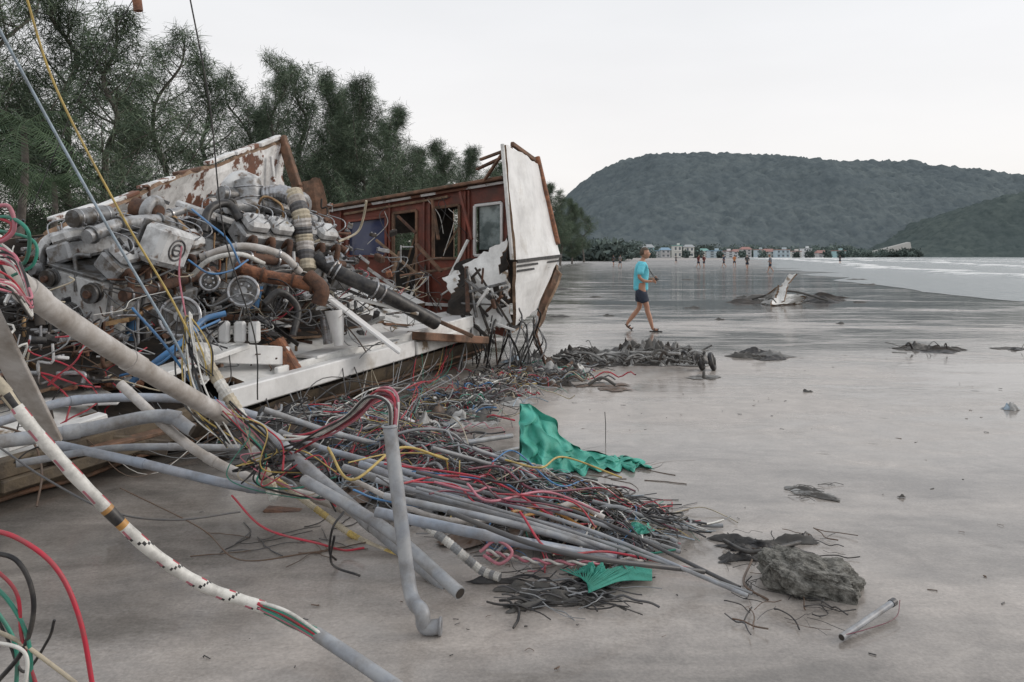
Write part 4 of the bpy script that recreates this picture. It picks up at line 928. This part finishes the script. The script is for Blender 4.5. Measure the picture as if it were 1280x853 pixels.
def person(name,loc,rz,sc,shirt,shorts,full=True):
    e=empty(name,loc);e.rotation_euler=(0,0,rz);e.scale=(sc,)*3
    J=[((0,0,.94),(.13,.10)),((.0,0,1.10),(.12,.10)),((.02,0,1.30),(.15,.11)),((.03,0,1.43),(.10,.08)),((.045,0,1.51),.05),((.06,0,1.58),.05),
       ((.01,-.095,.88),.088),((.13,-.10,.50),.058),((.125,-.10,.46),.055),((.18,-.10,.30),.056),((.235,-.10,.09),.034),((.25,-.10,.045),.034),((.37,-.11,.035),.028),
       ((-.01,.095,.88),.088),((-.02,.10,.50),.058),((-.05,.10,.46),.053),((-.15,.10,.33),.055),((-.28,.10,.16),.034),((-.295,.10,.10),.032),((-.19,.11,.03),.026),
       ((.02,-.17,1.41),.058),((-.05,-.225,1.15),.042),((.05,-.22,1.07),.038),((.19,-.17,1.06),.026),((.235,-.155,1.07),.028),
       ((.02,.17,1.41),.058),((.0,.22,1.15),.042),((.10,.18,1.09),.038),((.24,.10,1.11),.026),((.285,.08,1.12),.028)]
    E=[(0,1),(1,2),(2,3),(3,4),(4,5),(0,6),(6,7),(7,8),(8,9),(9,10),(10,11),(11,12),(0,13),(13,14),(14,15),(15,16),(16,17),(17,18),(18,19),(3,20),(20,21),(21,22),(22,23),(23,24),(3,25),(25,26),(26,27),(27,28),(28,29)]
    skinned('body',J,E,M['skin'],e)
    S=[((0,0,.84),(.175,.145)),((0,0,.92),(.170,.14)),((.0,0,1.10),(.165,.14)),((.02,0,1.28),(.18,.145)),((.03,0,1.42),(.125,.11)),((.04,0,1.475),.070),((.02,-.165,1.415),.085),((-.01,-.20,1.30),.082),((-.035,-.22,1.18),.084),((.02,.165,1.415),.085),((.012,.20,1.30),.082),((.005,.22,1.18),.084)]
    skinned('shirt',S,[(0,1),(1,2),(2,3),(3,4),(4,5),(4,6),(6,7),(7,8),(4,9),(9,10),(10,11)],shirt,e)
    T=[((0,0,.93),(.155,.125)),((0,0,.86),(.155,.12)),((.02,-.095,.80),.115),((.065,-.10,.68),.108),((.09,-.10,.60),.112),((-.01,.095,.80),.115),((-.015,.10,.68),.108),((-.02,.10,.60),.112)]
    skinned('shorts',T,[(0,1),(1,2),(2,3),(3,4),(1,5),(5,6),(6,7)],shorts,e)
    hd=MB();n=24;m2=32;vs=[];fs=[];hc=V((.085,0,1.655))
    for i in range(n+1):
        th=math.pi*i/n
        for j in range(m2):
            ph=2*math.pi*j/m2;d=V((math.sin(th)*math.cos(ph),math.sin(th)*math.sin(ph),math.cos(th)))
            p=V((d.x*.098,d.y*.076,d.z*.118))
            if d.z<0: p.x+=.018*(-d.z);p.y*=1-.3*(-d.z)
            fr_=max(0,d.x)
            nose=math.exp(-((d.y/.16)**2+((d.z+.12)/.2)**2))*fr_;p.x+=.026*nose
            for sg in(-1,1): p.x-=.010*math.exp(-(((d.y-sg*.38)/.17)**2+((d.z-.06)/.12)**2))*fr_
            p.x+=.007*math.exp(-((d.y/.3)**2+((d.z+.5)/.1)**2))*fr_;p.x+=.010*math.exp(-((d.y/.3)**2+((d.z+.85)/.15)**2))
            vs.append(hc+p)
    for i in range(n):
        for j in range(m2): fs.append((i*m2+j,i*m2+(j+1)%m2,(i+1)*m2+(j+1)%m2,(i+1)*m2+j))
    hd.add(vs,fs,M['skin'],True);
    vs2=[];fs2=[];idx={}
    for k,v in enumerate(vs):
        l=v-hc; keep=(l.z>.055) or (l.x<-.0 and l.z>-.05+.3*max(0,l.x+.05))
        if keep: idx[k]=len(vs2);vs2.append(hc+l*1.09+V((-.004,0,.004)))
    for f in fs:
        if all(q in idx for q in f): fs2.append(tuple(idx[q] for q in f))
    hd.add(vs2,fs2,M['hair'],True)
    for sg in(-1,1):
        hd.blob(hc+V((-.005,sg*.078,-.012)),(.02,.009,.03),M['skin'],.1,n=6,flat=False)
        hd.blob(hc+V((.083,sg*.029,.006)),(.008,.011,.007),'cwhite',0,n=6,flat=False);hd.blob(hc+V((.090,sg*.029,.006)),(.003,.005,.005),'cblack',0,n=5,flat=False)
        hd.tube([hc+V((.094,sg*.014,.026)),hc+V((.088,sg*.045,.026))],.004,M['hair'],5)
    hd.tube([hc+V((.098,-.02,-.058)),hc+V((.106,0,-.059)),hc+V((.098,.02,-.058))],.004,'cmaroon',5)
    hd.obj('head',e)
    if full:
        for nm,wr,sg in(('near',V((.235,-.155,1.07)),-1),('far',V((.285,.08,1.12)),1)):
            for k in range(4):
                b0=wr+V((.0,sg*.0,.024-.016*k));L=[.075,.083,.078,.062][k]
                skinned(f'{nm}_finger_{k+1}',[(b0,.010),(b0+V((.035,-.005*sg,.0)),.009),(b0+V((.035+L*.45,-.012*sg,-.014)),.008),(b0+V((.03+L*.55,-.015*sg,-.038)),.007)],[(0,1),(1,2),(2,3)],M['skin'],e,1)
            b0=wr+V((.0,-sg*.01,.02));skinned(nm+'_thumb',[(b0,.012),(b0+V((.025,-sg*.018,.022)),.010),(b0+V((.055,-sg*.015,.026)),.008)],[(0,1),(1,2)],M['skin'],e,1)
        ac=MB()
        for c,r in((V((.31,-.105,.008)),0),(V((-.235,.105,.05)),.75)):
            Rm=Matrix.Rotation(r,3,'Y');ac.box(c,(.27,.10,.018),'cblack',Rm,ch=.008)
            for dx in(.04,-.04): ac.tube([c+Rm@V((dx,-.045,.0)),c+Rm@V((dx+.01,-.03,.055)),c+Rm@V((dx+.01,.03,.055)),c+Rm@V((dx,.045,0))],.010,'cblack',6,n=10)
        ac.box((.315,-.02,1.10),(.06,.10,.065),'cblack',ch=.01);ac.cyl((.345,-.02,1.10),(.37,-.02,1.10),.022,'cdgrey')
        ac.tube([(.31,-.04,1.12),(.20,-.10,1.25),(.11,-.09,1.42),(.0,-.05,1.50),(.0,.05,1.50),(.11,.09,1.42),(.22,.06,1.25),(.31,.02,1.12)],.006,'cblack',5,n=30)
        ac.obj('sandals_and_camera',e)
    return e
mp_=G(801,414);mp_.z=.0
person('walking_man',mp_,-.12,1.0,M['shirt'],M['shorts'])
cols=[(.2,.2,.2),(.05,.05,.06),(.12,.03,.03),(.05,.07,.12),(.5,.2,.08),(.06,.06,.06),(.2,.22,.25)]
for k,(px,d,rz) in enumerate([(775,110,1),(767,125,2),(873,105,.5),(905,110,3),(918,115,1),(934,92,1.5),(963,76,2.8),(845,160,1),(1050,150,1),(880,108,2)]):
    sh_=pm('shirt_%d'%k,cols[k%7],None,rough=.8,bump=0,ga=0)
    person('beach_walker',((px-640)/F*d,d,0),rz,.98,sh_,M['shorts'],False)
# ------------------------------------------------------------------ world, sun, camera
w=bpy.data.worlds.new('World');scene.world=w;w.use_nodes=True;nt=w.node_tree;nt.nodes.clear()
out=nt.nodes.new('ShaderNodeOutputWorld');sky=nt.nodes.new('ShaderNodeTexSky');sky.sky_type='NISHITA';sky.sun_disc=False
SE=math.radians(24);SA=math.radians(80)
sky.sun_elevation=SE;sky.sun_rotation=SA
b1=nt.nodes.new('ShaderNodeBackground');b1.inputs[1].default_value=.10;nt.links.new(sky.outputs[0],b1.inputs[0])
tcn=nt.nodes.new('ShaderNodeTexCoord');sp_=nt.nodes.new('ShaderNodeSeparateXYZ');nt.links.new(tcn.outputs['Generated'],sp_.inputs[0])
cl=ramp(nt,sp_.outputs[2],[(0,(.98,.92,.885)),(.10,(1.0,.97,.955)),(.35,(.95,.96,.98)),(1,(.93,.95,.99))])
mpn=nt.nodes.new('ShaderNodeMapping');mpn.inputs['Scale'].default_value=(1,1,4);nt.links.new(tcn.outputs['Generated'],mpn.inputs[0])
nn_=nz(nt,1.6,5,.5,mpn.outputs[0]);cv=ramp(nt,nn_,[(.3,.93),(.7,1.03)]);cl=mixc(nt,1.0,cl,cv,'MULTIPLY')
b2=nt.nodes.new('ShaderNodeBackground');b2.inputs[1].default_value=1.0;nt.links.new(cl,b2.inputs[0])
mx=nt.nodes.new('ShaderNodeMixShader');mx.inputs[0].default_value=.9;nt.links.new(b1.outputs[0],mx.inputs[1]);nt.links.new(b2.outputs[0],mx.inputs[2]);nt.links.new(mx.outputs[0],out.inputs[0])
sl=bpy.data.lights.new('sun','SUN');sl.energy=1.2;sl.angle=math.radians(25);sl.color=(1,.92,.84)
so=bpy.data.objects.new('sun',sl);scene.collection.objects.link(so)
dirv=V((math.sin(SA)*math.cos(SE),math.cos(SA)*math.cos(SE),math.sin(SE)));so.rotation_euler=dirv.to_track_quat('Z','Y').to_euler();so.location=(20,10,20)
cam=bpy.data.cameras.new('camera');cam.sensor_width=36;cam.lens=F/1280*36;cam.shift_y=-(426.5-320)/1280;cam.clip_end=12000;cam.clip_start=.05
co=bpy.data.objects.new('camera',cam);scene.collection.objects.link(co);co.location=(0,0,EYE);co.rotation_euler=(math.radians(90),0,0);scene.camera=co
scene.view_settings.view_transform='Standard';scene.view_settings.look='None';scene.view_settings.exposure=0
